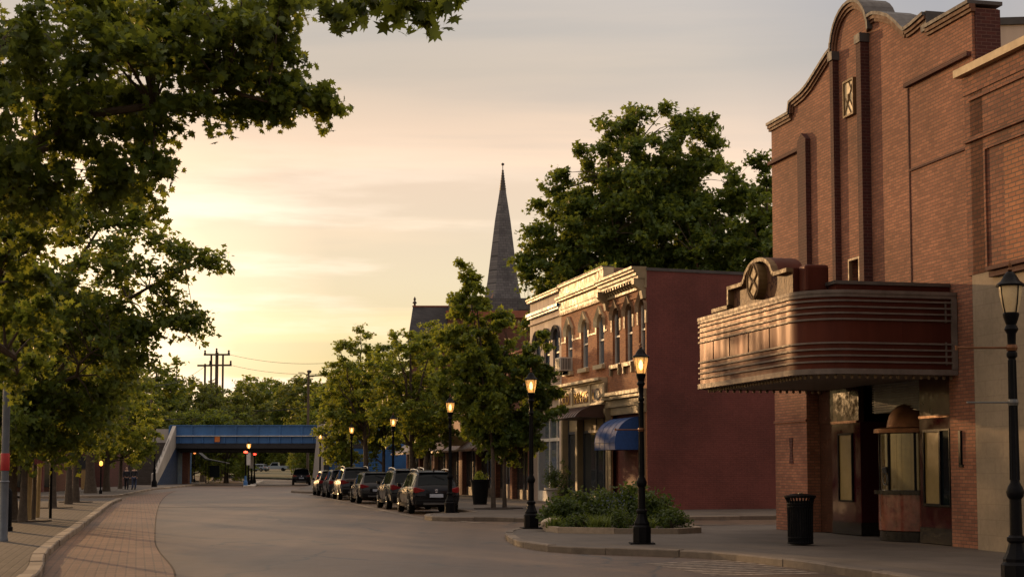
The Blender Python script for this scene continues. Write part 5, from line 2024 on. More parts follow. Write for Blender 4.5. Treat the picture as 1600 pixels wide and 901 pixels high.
def person(loc, rz, label, top, legs, h=1.72, stride=.1):
    e = empty('person', loc, rz, label, 'person', 'pair of people on the left pavement')
    k = h / 1.75
    P = [(0, 0, .95, (.15, .11)), (0, 0, 1.12, (.14, .10)), (0, 0, 1.32, (.165, .11)), (0, 0, 1.44, (.12, .085)), (0, 0, 1.52, .055), (0, -.01, 1.60, (.075, .085)), (0, -.015, 1.70, (.078, .092)), (0, 0, 1.75, .05),
         (.19, 0, 1.42, .058), (.25, .02, 1.16, .045), (.24, -.08, .92, .035), (.24, -.12, .82, .032),
         (-.19, 0, 1.42, .058), (-.25, .02, 1.16, .045), (-.24, -.06, .92, .035), (-.24, -.09, .82, .032),
         (.09, 0, .88, .095), (.10, -stride * .5, .50, .062), (.10, stride * .3, .09, .045), (.10, -.12 + stride * .3, .035, .036),
         (-.09, 0, .88, .095), (-.10, stride * .2, .50, .062), (-.10, stride, .09, .045), (-.10, -.12 + stride, .035, .036)]
    P = [(a * k, b * k, c * k, d) for a, b, c, d in P]
    E = [(0, 1), (1, 2), (2, 3), (3, 4), (4, 5), (5, 6), (6, 7), (3, 8), (8, 9), (9, 10), (10, 11), (3, 12), (12, 13), (13, 14), (14, 15), (0, 16), (16, 17), (17, 18), (18, 19), (0, 20), (20, 21), (21, 22), (22, 23)]
    skin_mesh('body', P, E, M['skin'], e)

    def sub(ids, add, nm, mat):
        mp = {j: i for i, j in enumerate(ids)}
        pts = []
        for j in ids:
            r = P[j][3]
            r = (r[0] + add, r[1] + add) if hasattr(r, '__len__') else r + add
            pts.append((*P[j][:3], r))
        skin_mesh(nm, pts, [(mp[a], mp[b]) for a, b in E if a in mp and b in mp], mat, e)
    sub([0, 1, 2, 3, 8, 9, 10, 12, 13, 14], .03, 'jacket', top)
    sub([0, 16, 17, 18, 20, 21, 22], .025, 'trousers', legs)
    sub([18, 19], .022, 'shoe', M['black'])
    sub([22, 23], .022, 'shoe', M['black'])
    hp = [(0, .03 * k, 1.66 * k, (.075, .085)), (0, .02 * k, 1.74 * k, (.082, .09)), (0, .0, 1.775 * k, .05)]
    skin_mesh('hair', hp, [(0, 1), (1, 2)], M['hair'], e)
    return e


p = gh(197.5, 764)
person((p.x, p.y, 0), R(10), 'left one of two people walking towards the camera, dark jacket and dark trousers', M['cloth_d'], M['cloth_d'], 1.68, .12)
p = gh(209.5, 764.3)
person((p.x, p.y, 0), R(-8), 'right one of two people walking towards the camera, open dark jacket and blue jeans', M['cloth_d'], M['cloth_j'], 1.74, -.10)
# ------------------------------------------------------------------ trees and plants
MAPLE = np.array([(0, -.50), (.10, -.20), (.36, -.32), (.31, -.07), (.56, .12), (.28, .15), (.27, .40), (.12, .32), (0, .64), (-.12, .32), (-.27, .40), (-.28, .15), (-.56, .12), (-.31, -.07), (-.36, -.32), (-.10, -.20)])
TRI = np.array([(0, -.5), (.22, -.15), (.5, .1), (.2, .2), (0, .62), (-.2, .2), (-.5, .1), (-.22, -.15)])
OVAL = np.array([(0, -.5), (.22, -.2), (.24, .15), (0, .55), (-.24, .15), (-.22, -.2)])
BLADE = np.array([(-.04, -.0), (.04, 0), (.03, .6), (0, 1.0), (-.03, .6)])


def leaf_mesh(name, C, S, N, shape, mat, parent, rng, curl=.18):
    n, k = len(C), len(shape)
    N = N / np.maximum(1e-6, np.linalg.norm(N, axis=1, keepdims=True))
    T = rng.normal(size=(n, 3))
    T -= N * np.sum(T * N, axis=1, keepdims=True)
    T /= np.maximum(1e-6, np.linalg.norm(T, axis=1, keepdims=True))
    B = np.cross(N, T)
    sx, sy = shape[:, 0], shape[:, 1]
    sz = -curl * (sx ** 2 * 2 + sy ** 2 * .6)
    V = C[:, None, :] + S[:, None, None] * (sx[None, :, None] * T[:, None, :] + sy[None, :, None] * B[:, None, :] + sz[None, :, None] * N[:, None, :])
    me = bpy.data.meshes.new(name)
    me.vertices.add(n * k)
    me.vertices.foreach_set('co', V.reshape(-1).astype(np.float32))
    me.loops.add(n * k)
    me.loops.foreach_set('vertex_index', np.arange(n * k, dtype=np.int32))
    me.polygons.add(n)
    me.polygons.foreach_set('loop_start', np.arange(0, n * k, k, dtype=np.int32))
    me.materials.append(mat)
    me.update(calc_edges=True)
    o = bpy.data.objects.new(name, me)
    COL.objects.link(o)
    o.parent = parent
    return o


def sample_blobs(blobs, n, rng, mind, gap, seed):
    out = []
    tries = 0
    w = np.array([b[6] if len(b) > 6 else b[3] * b[4] * b[5] for b in blobs], float)
    w /= w.sum()
    while len(out) < n and tries < n * 60:
        tries += 1
        b = blobs[rng.choice(len(blobs), p=w)]
        d = rng.normal(size=3)
        d /= np.linalg.norm(d)
        # lumpy outline
        lump = 1 + .28 * noise.noise(Vector(d * 1.9) + Vector((seed * 3.1, b[0], 0))) + .14 * noise.noise(Vector(d * 4.5) + Vector((seed, 0, b[2])))
        r = rng.random() ** .42 * lump
        p = np.array([b[0] + d[0] * b[3] * r, b[1] + d[1] * b[4] * r, b[2] + d[2] * b[5] * r])
        if noise.noise(Vector(p * gap[0]) + Vector((seed * 7.7, 0, 0))) < gap[1]: continue
        if any(np.sum((p - q) ** 2) < mind ** 2 for q in out): continue
        out.append(p)
    return out


def tree(name, label, base, trunk_r, blobs, nclump, clump_r, per, leaf, shape, mat, seed, extra=(), group=None, bark='bark', fork=.35, limbs=9, gap=(.45, -.18), twigs=5, lean=(0, 0), flat=.6, cat='tree', up=.55, extra_r=None, extra_per=None):
    """base: world point; blobs and extra: crown ellipsoids and extra spray points relative to the base"""
    rng = np.random.default_rng(seed)
    e = empty(name, base, 0, label, cat, group)
    cl = sample_blobs(blobs, nclump, rng, clump_r * .62, gap, seed)
    main = np.mean([b[:3] for b in blobs], axis=0)
    allc = [np.array(p, float) for p in cl] + [np.array(p, float) for p in extra]
    A = np.array(allc)
    ztop = max(b[2] + b[5] * .6 for b in blobs)
    zfork = min(b[2] - b[5] for b in blobs) + .15
    zfork = max(zfork, .8) if fork is None else max(.6, fork)
    cx, cy = main[0], main[1]
    tk = MB()
    tp, trd = [], []
    m = 9
    for k in range(m + 1):
        t = k / m
        z = ztop * t
        s = max(0, (z - zfork) / max(.1, ztop - zfork))
        tp.append((cx * s + lean[0] * t + .05 * trunk_r * 6 * math.sin(seed + 3 * t), cy * s + lean[1] * t + .05 * trunk_r * 6 * math.cos(seed * 2 + 4 * t), z - (.05 if k == 0 else 0)))
        trd.append(trunk_r * (1.35 if k == 0 else 1) * (1 - .85 * t) + .012)
    tk.tube(tp, trd, 10)
    nodes = [(np.array(tp[k]), trd[k]) for k in range(m + 1) if tp[k][2] >= zfork * .95]
    # limbs toward far-apart clumps
    idx = [int(np.argmax(np.linalg.norm(A - main, axis=1)))]
    while len(idx) < min(limbs, len(A)):
        d = np.min([np.linalg.norm(A - A[i], axis=1) for i in idx], axis=0)
        idx.append(int(np.argmax(d)))
    for i in idx:
        tgt = A[i]
        hz = zfork + (min(ztop * .8, tgt[2] * .85) - zfork) * rng.uniform(.25, .7)
        j = int(np.argmin([abs(tp[k][2] - hz) for k in range(m + 1)]))
        p0, r0 = np.array(tp[j]), trd[j] * .6
        mid = p0 * .5 + tgt * .5 + np.array([0, 0, .10 * np.linalg.norm(tgt - p0)]) + rng.normal(size=3) * .08 * np.linalg.norm(tgt - p0)
        pts, rs = [], []
        for k in range(8):
            t = k / 7
            p = (1 - t) ** 2 * p0 + 2 * t * (1 - t) * mid + t * t * tgt
            p = p + rng.normal(size=3) * .02 * np.linalg.norm(tgt - p0) * (0 < k < 7)
            pts.append(tuple(p))
            rs.append(max(.008, r0 * (1 - t) ** .8 + .008))
            if k > 1: nodes.append((p, rs[-1]))
        tk.tube(pts, rs, 6, cap=False)
    NP = np.array([q[0] for q in nodes])
    NR = np.array([q[1] for q in nodes])
    C, Nn, S = [], [], []
    for ci, c in enumerate(A):
        d = np.linalg.norm(NP - c, axis=1) + .25 * np.maximum(0, NP[:, 2] - c[2])
        j = int(np.argmin(d))
        p0, r0 = NP[j], min(NR[j] * .6, .05)
        if d[j] > .05:
            mid = (p0 + c) / 2 + np.array([0, 0, .08 * d[j]]) + rng.normal(size=3) * .06 * d[j]
            tk.tube([tuple(p0), tuple(mid), tuple(c)], [max(.01, r0), max(.008, r0 * .6), .006], 4, cap=False)
        out = c - (main - np.array([0, 0, .25 * blobs[0][5]]))
        out /= np.linalg.norm(out) + 1e-6
        tip = extra_r is not None and ci >= len(cl)
        cr_ = extra_r if tip else clump_r
        pr_n = extra_per if tip and extra_per else per
        for t_ in range(twigs):
            dr = out * .75 + rng.normal(size=3) * .75 + np.array([0, 0, .0])
            dr[2] *= flat + .2
            dr /= np.linalg.norm(dr)
            L = cr_ * rng.uniform(.7, 1.2)
            st = c - dr * L * .25
            en = c + dr * L + np.array([0, 0, -.18 * L])
            if leaf > .1 and ci % 2 == 0 and t_ < 3: tk.tube([tuple(c), tuple((c + en) / 2 + [0, 0, .03]), tuple(en)], [.008, .006, .004], 3, cap=False)
            q = max(2, int(pr_n / twigs))
            s = rng.random(q) ** .8
            pos = st + (en - st) * s[:, None]
            pos[:, 2] -= .12 * L * s * s
            pos += np.clip(rng.normal(size=(q, 3)), -1.3, 1.3) * cr_ * np.array([.20, .20, .15])
            C.append(pos)
            Nn.append(rng.normal(size=(q, 3)) * .75 + np.array([0, 0, up]) + out * .35)
            S.append(leaf * rng.uniform(.65, 1.25, size=q))
    tk.build('trunk', M[bark], e, 50)
    leaf_mesh('crown', np.concatenate(C), np.concatenate(S), np.concatenate(Nn), shape, M[mat], e, rng)
    return e


def rel(base, pts):
    """photo points at given depths -> positions relative to a tree base"""
    out = []
    for px, py, d in pts:
        q = at(px, py, d)
        out.append((q.x - base[0], q.y - base[1], q.z - base[2]))
    return out


# big maple at the left, trunk just outside the frame
B1 = (-9.7, 24.6, 0)
ex = rel(B1, [(400, 172, 25), (372, 166, 25), (340, 168, 25), (415, 160, 25), (500, 160, 25), (486, 150, 25.1), (472, 150, 25), (455, 140, 25.2), (432, 122, 25.4), (425, 40, 25), (436, 85, 25), (424, 142, 24.8), (402, 128, 25), (350, 118, 24.6), (298, 158, 24.4), (262, 160, 24.6), (242, 184, 24.5), (238, 262, 24.4), (222, 236, 24.6), (215, 205, 24.8),
             (428, 62, 25.4), (402, 30, 25.6), (372, 20, 25), (335, 60, 24.6), (300, 36, 24.8), (445, 10, 25.2), (188, 268, 24.8), (160, 292, 25), (318, 92, 25), (372, 96, 24.8), (398, 82, 25.5), (345, 30, 26), (250, 40, 25.4), (270, 95, 25.2), (300, 120, 25.6),
             (200, 150, 25), (180, 200, 25.2), (150, 240, 25), (120, 200, 24.4), (100, 260, 24.6), (420, 105, 25.8), (385, 60, 24.4), (230, 100, 24.4), (170, 80, 24.8), (120, 110, 24.6), (60, 150, 24.4), (210, 60, 24.6), (140, 40, 25), (60, 60, 24.6), (30, 240, 24.6), (70, 300, 25), (5, 575, 31), (25, 588, 31.5), (48, 560, 31), (-20, 560, 31), (15, 535, 30), (62, 525, 30), (40, 490, 29), (0, 490, 29), (70, 470, 29), (20, 440, 28), (60, 420, 28), (0, 400, 27), (45, 370, 27)])
tree('maple_tree', 'large dark maple overhanging the upper left with its trunk outside the frame', B1, .30,
     [(1.2, .4, 8.2, 3.3, 3.3, 2.6), (-2.0, 0, 8.6, 3.2, 3.4, 2.9), (4.3, .3, 8.9, 2.0, 1.6, 1.2), (1.5, .3, 7.2, 1.6, 1.6, 1.6)], 175, .62, 230, .15, MAPLE, 'leaf_a', 11, ex, limbs=14, gap=(.6, -.14), fork=5.6, twigs=6, extra_r=.48, extra_per=190)
# nearer maple whose low branch dips into the top of the frame
B0 = (-6.9, 10.2, 0)
ex = rel(B0, [(505, 8, 12.4), (530, 22, 12.4), (552, 6, 12.6), (585, -4, 12.5), (612, 14, 12.4), (640, 4, 12.2), (655, 22, 12.2), (688, 4, 12.1), (560, -25, 12.3), (620, -30, 12.2), (680, -28, 12.2)])
tree('maple_tree', 'overhead maple bough hanging into the top edge of the view', B0, .24,
     [(-.6, 0, 10.4, 3.2, 3.4, 1.9)], 50, .5, 80, .145, MAPLE, 'leaf_a', 23, ex, limbs=9, gap=(.5, -.3), fork=7.6, twigs=5, extra_r=.16, extra_per=26)
T0 = bpy.data.objects['maple_tree.001'] if 'maple_tree.001' in bpy.data.objects else None

# second left tree, full crown with outreaching branch tips in front of the sun
B2 = tuple(gh(22, 811))
B2 = (-15.3, 47.2, 0)
ex = rel(B2, [(326, 408, 46), (310, 402, 46), (292, 405, 46.3), (272, 392, 46), (255, 380, 46.4), (238, 372, 46.5), (305, 505, 46), (288, 508, 46.2), (268, 500, 46), (284, 488, 46.4), (262, 470, 46.8), (240, 482, 46), (232, 425, 46), (250, 445, 46.6), (270, 420, 46.4), (225, 350, 46), (205, 332, 46.2), (195, 355, 46), (218, 556, 46.4), (212, 525, 46), (230, 515, 46.6),
             (40, 300, 47), (80, 310, 47), (112, 318, 46.5), (132, 338, 46), (60, 345, 46), (20, 322, 46), (192, 318, 47), (150, 318, 46.5), (180, 345, 46), (168, 380, 45), (175, 420, 45), (160, 470, 45), (190, 560, 46), (170, 600, 46), (150, 640, 46), (90, 690, 46), (40, 690, 45), (20, 640, 44), (120, 660, 46)])
tree('street_maple', 'broad leafy tree on the left with long branch tips reaching across the low sun', B2, .22,
     [(.9, -.4, 6.6, 3.3, 3.2, 4.1), (.2, 0, 3.4, 2.4, 2.4, 1.5), (-1.6, 0, 7.4, 2.6, 2.6, 3.2), (2.4, 0, 6.2, 1.6, 1.6, 3.2)], 220, .72, 145, .195, TRI, 'leaf_a', 5, ex, limbs=14, gap=(.45, -.26), fork=2.0, twigs=6, group='street trees on the left pavement')
LT = 'street trees on the left pavement'
for k, (px, py, d, top, bot, r, seed, mt, lab, tr) in enumerate((
        (35, 815, None, 560, 700, 1.9, 31, 'leaf_a', 'slender grey trunked tree beside the timber stakes', .12),
        (81, 793, None, 470, 690, 2.3, 32, 'leaf_a', 'left street tree with its trunk right of the timber stakes', .13),
        (106, 787, None, 440, 680, 2.2, 33, 'leaf_y', 'left street tree with sunlit yellow leaves hanging over the brick pavement', .14),
        (117, 784, None, 430, 690, 2.4, 34, 'leaf_a', 'left street tree with the dark trunk next to the yellow leaved one', .15),
        (142, 770, None, 500, 700, 2.7, 35, 'leaf_a', 'thick trunked left street tree beyond the side street', .33),
        (168, 767, None, 540, 715, 2.7, 36, 'leaf_y', 'left street tree with a straight trunk nearest the two people', .22),
        (188, 763, None, 600, 712, 2.0, 37, 'leaf_y', 'low spreading tree in front of the railway stair', .14))):
    p = gh(px, py)
    zt, zb = at(px, top, p.y).z, at(px, bot, p.y).z
    cxo = {0: -.6, 2: .9, 5: .6, 6: .8}.get(k, .3)
    zc, rz = (zt + zb) / 2, (zt - zb) / 2
    sc = p.y / 80
    tree('street_tree', lab, (p.x, p.y, 0), tr, [(cxo, 0, zc, r, r, rz), (cxo * .5, 0, zb + .7, r * .8, r * .8, .8)], 80, .62 * max(.9, sc ** .5), 100, .20 * max(.85, sc ** .6), TRI, mt, seed, group=LT, fork=max(1.6, zb - .2), limbs=8, gap=(.5, -.32), twigs=5)

tree('street_tree', 'added tall full crowned tree before the low red columned shop, shading the theatre entrance', (-31, 98.5, 0), .26,  # added tree, placed to keep the low sun off the theatre entrance
     [(0, 0, 9.4, 3.6, 3.6, 4.9)], 150, .8, 140, .24, TRI, 'leaf_b', 39, group=LT, fork=4, limbs=9, gap=(.4, -.9), twigs=5)

# right hand maples in front of the shops
RT = 'street trees on the right pavement'
p = gh(771, 794.5)
tree('young_maple', 'tall young maple with a pointed leader in front of the church, left of a pair', (p.x, p.y, 0), .07,
     [(-.75, 0, 6.6, 1.35, 1.3, 2.0), (-.55, 0, 4.9, 1.75, 1.5, 1.9), (-1.0, 0, 8.3, .7, .7, 1.0)], 100, .46, 150, .18, TRI, 'leaf_y', 41,
     rel((p.x, p.y, 0), [(722, 414, 61), (734, 430, 61), (745, 450, 61.2), (750, 470, 61), (728, 440, 61), (712, 472, 61), (700, 520, 61), (697, 560, 61), (705, 610, 61), (760, 480, 61)]), group=RT, fork=2.2, limbs=10, gap=(.7, -.28))
p = gh(789, 793.5)
tree('young_maple', 'bushy dark green young maple whose crown hides the shop fronts, right of a pair', (p.x, p.y, 0), .065,
     [(.15, 0, 4.4, 1.95, 1.7, 1.7), (-1.0, 0, 5.5, 1.2, 1.2, 1.5), (.95, 0, 5.6, 1.0, 1.0, 1.3), (0, 0, 3.0, 1.5, 1.3, .8)], 130, .46, 170, .18, TRI, 'leaf_b', 42,
     rel((p.x, p.y, 0), [(855, 545, 62), (845, 520, 62), (868, 640, 62), (862, 610, 62), (850, 580, 62), (800, 712, 62), (770, 700, 62), (838, 690, 62)]), group=RT, fork=2.0, limbs=10, gap=(.7, -.25))
for k, (px, d, cpx, top, bot, rpx, seed, lab, mt) in enumerate((
        (642, 80, 640, 490, 700, 68, 51, 'open yellow green street tree with dark forking limbs beside the church', 'leaf_y'),
        (665, 88, 680, 505, 705, 45, 52, 'thin yellow green street tree filling the gap left of the young maples', 'leaf_y'),
        (572, 92, 560, 515, 690, 52, 53, 'rounded street tree above the parked cars nearest the bridge', 'leaf_y'),
        (540, 101, 535, 560, 738, 34, 54, 'low bushy tree with bright lower leaves beside the blue siding', 'leaf_y'),
        (600, 97, 600, 530, 730, 45, 55, 'dark green street tree behind the middle parked cars', 'leaf_b'))):
    x = at(px, 731, d).x
    zt, zb = at(px, top, d).z, at(px, bot, d).z
    r = rpx * d / F
    cxo = at(cpx, 731, d).x - x
    tree('locust_tree', lab, (x, d, 0), .17 if k < 3 else .11, [(cxo, 0, (zt + zb) / 2, r, r, (zt - zb) / 2), (cxo * .6, 0, zb + (zt - zb) * .3, r * 1.1, r, (zt - zb) * .25)], 95, .62, 115, .20, TRI, mt, seed, group=RT, fork=max(2.2, zb * .8), limbs=11, gap=(.45, -.26 if k < 2 else -.32), flat=.35, up=.8)

# large trees behind the shops
bx = 8.3
zt = at(1010, 168, 95).z
tree('oak_tree', 'huge rounded dark tree rising behind the corner shops', (bx, 95, 0), .55,
     [(0, 0, 13.0, 7.2, 6.5, 8.6), (1.2, 0, 18.5, 4.4, 4.2, 5.4), (-4.6, 0, 14.2, 3.7, 3.6, 3.7), (-3.4, 0, 15.0, 3.4, 3.2, 4.6), (4.2, 0, 12, 3.8, 3.6, 5.2), (-1.5, 0, 17.0, 3.2, 3, 4.2)], 540, 1.05, 210, .31, TRI, 'leaf_b', 61,
     rel((bx, 95, 0), [(822, 400, 94), (828, 430, 94),  (835, 360, 94), (850, 320, 94), (862, 300, 94), (880, 270, 94), (905, 240, 94), (945, 195, 94), (950, 215, 94), (1000, 180, 94), (1040, 172, 94), (1095, 200, 94), (1110, 225, 94), (1118, 255, 94), (1080, 260, 94)]), limbs=16, gap=(.25, -.45), fork=4, twigs=6)
tree('oak_tree', 'second large tree half hidden by the theatre wall, lower than the huge one', (15.6, 92, 0), .4,
     [(0, 0, 12.0, 4.4, 4.2, 7.4), (-2.2, 0, 11, 3.4, 3, 5)], 220, 1.0, 200, .31, TRI, 'leaf_b', 62, rel((15.6, 92, 0), [(1150, 280, 91), (1180, 255, 91), (1195, 262, 91), (1160, 300, 91)]), limbs=9, gap=(.25, -.24), fork=4)
tree('sapling', 'small sunlit yellow green sapling top showing above the cream cornice', (4.75, 79.5, 0), .08,
     [(0, 0, 11.2, .7, .7, 1.0)], 26, .42, 45, .2, TRI, 'leaf_y', 63, group=None, fork=9, limbs=5)

# wood beyond the bridge: individual trees, three shared shapes
protos = []
for k, (seed, mt) in enumerate(((71, 'leaf_f'), (72, 'leaf_a'), (73, 'leaf_f'), (74, 'leaf_a'))):
    t = tree('far_tree', 'tree', (0, 0, 0), .3, [(0, 0, 7.6, 3.6, 3.6, 4.6), (1.2, 0, 10, 2.2, 2.2, 2.6), (-1.6, .4, 6.2, 2.4, 2.4, 2.8)] + ([(0, 0, 3.0, 3.4, 3.4, 2.6)] if k == 3 else []), 140 if k == 3 else 105, 1.05, 66, .42, OVAL, mt, seed, limbs=8, gap=(.3, -.28), fork=1.5 if k == 3 else 2.5)
    protos.append(t)
fars = [(212, 585, 175, 'leafy tree behind the railway stair at the left end of the bridge'), (248, 563, 205, 'tallest backlit tree beyond the left end of the bridge'), (283, 592, 225, 'tree just left of the utility poles beyond the bridge'),
        (318, 606, 190, 'yellowish tree at the foot of the three legged pole'), (345, 598, 230, 'tree directly behind the three legged pole'), (372, 603, 200, 'sunlit rounded tree right of the three legged pole'), (405, 588, 260, 'dark crowned tree above the middle of the bridge'),
        (432, 592, 250, 'dark crowned tree with gaps of sky right of the bridge middle'), (455, 600, 235, 'small crowned tree left of the lamp pole'), (486, 592, 240, 'open crowned tree directly behind the lamp pole'), (512, 600, 215, 'tree beyond the right end of the bridge'), (540, 596, 230, 'tree hidden partly by the right street trees beyond the bridge'),
        (300, 640, 182, 'low bushy tree behind the left part of the bridge deck'), (355, 640, 180, 'low bushy tree behind the deck left of the orange sign'), (405, 632, 185, 'low bushy tree behind the deck at the bridge middle'), (450, 640, 183, 'low bushy tree behind the deck near the lamp pole'), (500, 640, 186, 'low bushy tree behind the pylon lantern'),
        (392, 655, 262, 'darkest low tree seen under the bridge behind the signals'), (345, 668, 300, 'low tree seen under the bridge left of the signals'), (440, 668, 400, 'low tree seen under the bridge behind the pickup truck'), (410, 655, 420, 'distant tree beyond the pickup under the bridge'), (470, 655, 330, 'shady tree seen under the bridge above the driving suv'), (375, 640, 350, 'tall shady tree under the left half of the bridge'), (325, 655, 240, 'shady tree beyond the bus shelter'),
        (560, 590, 260, 'far tree behind the rounded right street tree'), (620, 585, 240, 'far tree behind the church nave'), (170, 560, 200, 'far tree behind the left street trees'), (120, 550, 210, 'far tree behind the second left tree'), (60, 540, 190, 'far tree at the left beyond the low shop')]
rng_ = random.Random(9)
used = set()
for i, (px, top, d, lab) in enumerate(fars):
    if 374 < px < 462: d = 405 + (i * 17) % 40
    k = 3 if (top > 620 or d > 400) else i % 3
    h0 = 12.2
    q = at(px, top, d)
    zb = rise(d) - .2
    s = (q.z - zb) / h0
    src = protos[k]
    o = src if k not in used else copy_tree(src)
    used.add(k)
    o.location = (q.x, d, zb)
    o.rotation_euler = (0, 0, rng_.uniform(0, 6.28))
    w = s * rng_.uniform(1.0, 1.25)
    if top > 620: w = max(w, .9)
    o.scale = (w, w, s)
    tag(o, lab, 'tree', 'wood beyond the bridge')
# dense far belt closing the horizon: nobody could count it
rng = np.random.default_rng(77)
n = 26000
X = rng.uniform(-330, 220, n)
Y = 430 + rng.uniform(0, 60, n) + np.abs(X + 50) * .1
Hm = 7 + 5 * np.sin(X * .11) * np.sin(X * .047 + 1) + 2.5 * np.sin(X * .31)
Z = rise(430) + rng.random(n) * np.maximum(3, Hm)
o = leaf_mesh('far_woodland', np.stack([X, Y, Z], 1), rng.uniform(1.2, 2.6, n), rng.normal(size=(n, 3)) + [0, -.6, .5], OVAL, M['leaf_f'], None, rng)
o['kind'] = 'stuff'

# ------------------------------------------------------------------ shrubs


def shrub(name, label, base, r, h, n, leaf, shape, mat, seed, group=None, parent=None, z0=0.0, blade=False, cat='shrub'):
    rng = np.random.default_rng(seed)
    if parent is None:
        e = empty(name, base, 0, label, cat, group)
    else:
        e = parent
    if blade:
        C = np.stack([rng.normal(size=n) * r * .3, rng.normal(size=n) * r * .3, np.full(n, z0)], 1)
        a = rng.uniform(0, 6.28, n)
        lean = rng.uniform(.15, .9, n)
        me = bpy.data.meshes.new('blades')
        vs, fs = [], []
        for i in range(n):
            L = h * rng.uniform(.6, 1.1)
            d = np.array([math.cos(a[i]), math.sin(a[i]), 0])
            s = np.array([-d[1], d[0], 0]) * leaf * .5
            b0 = len(vs)
            for t, w in ((0, 1), (.5, .8), (1, .05)):
                p = C[i] + d * lean[i] * L * t * t + np.array([0, 0, L * t * (1 - .35 * lean[i] * t)])
                vs += [tuple(p + s * w), tuple(p - s * w)]
            fs += [(b0, b0 + 1, b0 + 3, b0 + 2), (b0 + 2, b0 + 3, b0 + 5, b0 + 4)]
        me.from_pydata(vs, [], fs)
        me.materials.append(M[mat])
        o = bpy.data.objects.new('foliage', me)
        COL.objects.link(o)
        o.parent = e
        return e
    m = max(8, n // 28)
    cl = []
    for _ in range(m):
        d = rng.normal(size=3)
        d[2] = abs(d[2])
        d /= np.linalg.norm(d)
        k = rng.random() ** .4 * (1 + .25 * noise.noise(Vector(d * 2.2) + Vector((seed, 0, 0))))
        cl.append(np.array([d[0] * r * k, d[1] * r * k * .8, z0 + .12 * h + d[2] * h * .88 * k]))
    q = n // m
    C = np.concatenate([c + rng.normal(size=(q, 3)) * r * .16 for c in cl])
    C[:, 2] = np.maximum(C[:, 2], z0 + .02)
    Nn = rng.normal(size=(len(C), 3)) * .8 + [0, 0, .6]
    leaf_mesh('foliage', C, leaf * rng.uniform(.6, 1.3, len(C)), Nn, shape, M[mat], e, rng)
    st = MB()
    for c in cl[::3]: st.tube([(0, 0, z0), tuple(c * np.array([.5, .5, .6])), tuple(c)], [.014, .01, .006], 4, cap=False)
    st.build('stem', M['bark'], e)
    return e


SG = 'shrubs in the corner planting bed'
for i, (px, py, r, h, n, leaf, mt, lab, sh) in enumerate((
        (880, 827, .60, .68, 2900, .115, 'shrub', 'leafy shrub at the left of the planting bed', OVAL),
        (915, 825, .68, .84, 3300, .115, 'shrub', 'dense mid green shrub left of centre in the planting bed', OVAL),
        (950, 823, .68, .84, 3300, .11, 'shrub', 'dense shrub at the centre of the planting bed behind the grassy clump', OVAL),
        (992, 823, .72, 1.0, 3800, .115, 'shrub', 'tallest shrub in the bed, right behind the front street lamp', OVAL),
        (1022, 825, .70, .82, 3300, .115, 'shrub', 'dark rounded shrub right of the front street lamp', OVAL),
        (1048, 830, .5, .45, 1000, .08, 'shrub', 'low dark shrub at the right end of the planting bed', OVAL),
        (905, 831, .42, .42, 800, .075, 'shrub', 'small low shrub at the front left edge of the bed', OVAL),
        (968, 830.5, .48, .42, 800, .075, 'shrub', 'small low shrub at the front of the bed beside the lamp', OVAL))):
    p = gh(px, py)
    shrub('shrub', lab, (p.x, p.y, .09), r, h, n, leaf, sh, mt, 100 + i, SG)
for i, (px, py, r, h, lab) in enumerate(((935, 832, .45, .45, 'bright grassy clump in the middle of the bed front'), (868, 829.5, .32, .36, 'yellowish grassy tuft beside the boulder'), (1010, 832, .35, .36, 'grassy clump at the foot of the front street lamp'))):
    p = gh(px, py)
    shrub('grass_clump', lab, (p.x, p.y, .09), r, h, 160, .035, None, 'grassblade', 120 + i, 'grassy clumps in the planting bed', blade=True, cat='plant')
# blue flowers in the bed
p = gh(962, 826)
e = empty('flowering_plant', (p.x, p.y, .09), 0, 'shrub with pale blue flower heads near the centre of the planting bed', 'plant')
shrub('x', None, None, .36, .70, 500, .08, OVAL, 'shrub', 131, parent=e)
rng = np.random.default_rng(3)
C = rng.normal(size=(60, 3)) * [.22, .15, .12] + [0, -.15, .66]
leaf_mesh('flowers', C, rng.uniform(.03, .05, 60), rng.normal(size=(60, 3)) + [0, -1, .6], OVAL, plain('blue_petal', (.10, .12, .26), .7), e, rng)
# plants inside the pots are things of their own
for pe, z, r, h, n, mt, nm, lab in ((planter_a, 1.02, .36, .35, 650, 'leaf_y', 'potted_plant', 'low green tuft growing in the tall black planter'), (planter_c, .68, .55, 1.0, 1300, 'shrub', 'potted_shrub', 'bushy dark green plant in the pale grey pot'), (planter_b, .98, .4, .3, 300, 'leaf_b', 'potted_plant', 'sparse dark plant in the squat barrel pot')):
    l = pe.location
    shrub(nm, lab, (l.x, l.y, z), r, h, n, .08, OVAL, mt, 140 + int(z * 10), None, cat='plant')
p = gh(884, 789)
shrub('slim_shrub', 'slim upright plant right of the pale grey pot', (p.x, p.y, 0), .35, 2.0, 900, .09, OVAL, 'shrub', 151, None, cat='plant')
# tree pits
for i, (px, py) in enumerate(((36, 814), (81, 793), (117, 784), (771, 794.5), (789, 793.5))):
    p = gh(px, py)
    o = struct('tree_pit', MB().prism([(p.x + (.75 + .1 * math.sin(t * 3 + i)) * math.cos(t), p.y + (.75 + .1 * math.cos(t * 2)) * math.sin(t)) for t in [k * math.pi / 8 for k in range(16)]], .003, .035, 'z'), M['soil'])
# ------------------------------------------------------------------ sky, sun, camera
SUN_AZ, SUN_EL = -33.0, 7.2          # degrees from straight down the street (negative = left), above the horizon
w = bpy.data.worlds.new('World')
scene.world = w
w.use_nodes = True
t = w.node_tree
for n_ in list(t.nodes): t.nodes.remove(n_)


def nd(typ, **kw):
    x = t.nodes.new(typ)
    for k, v in kw.items(): setattr(x, k, v)
    return x


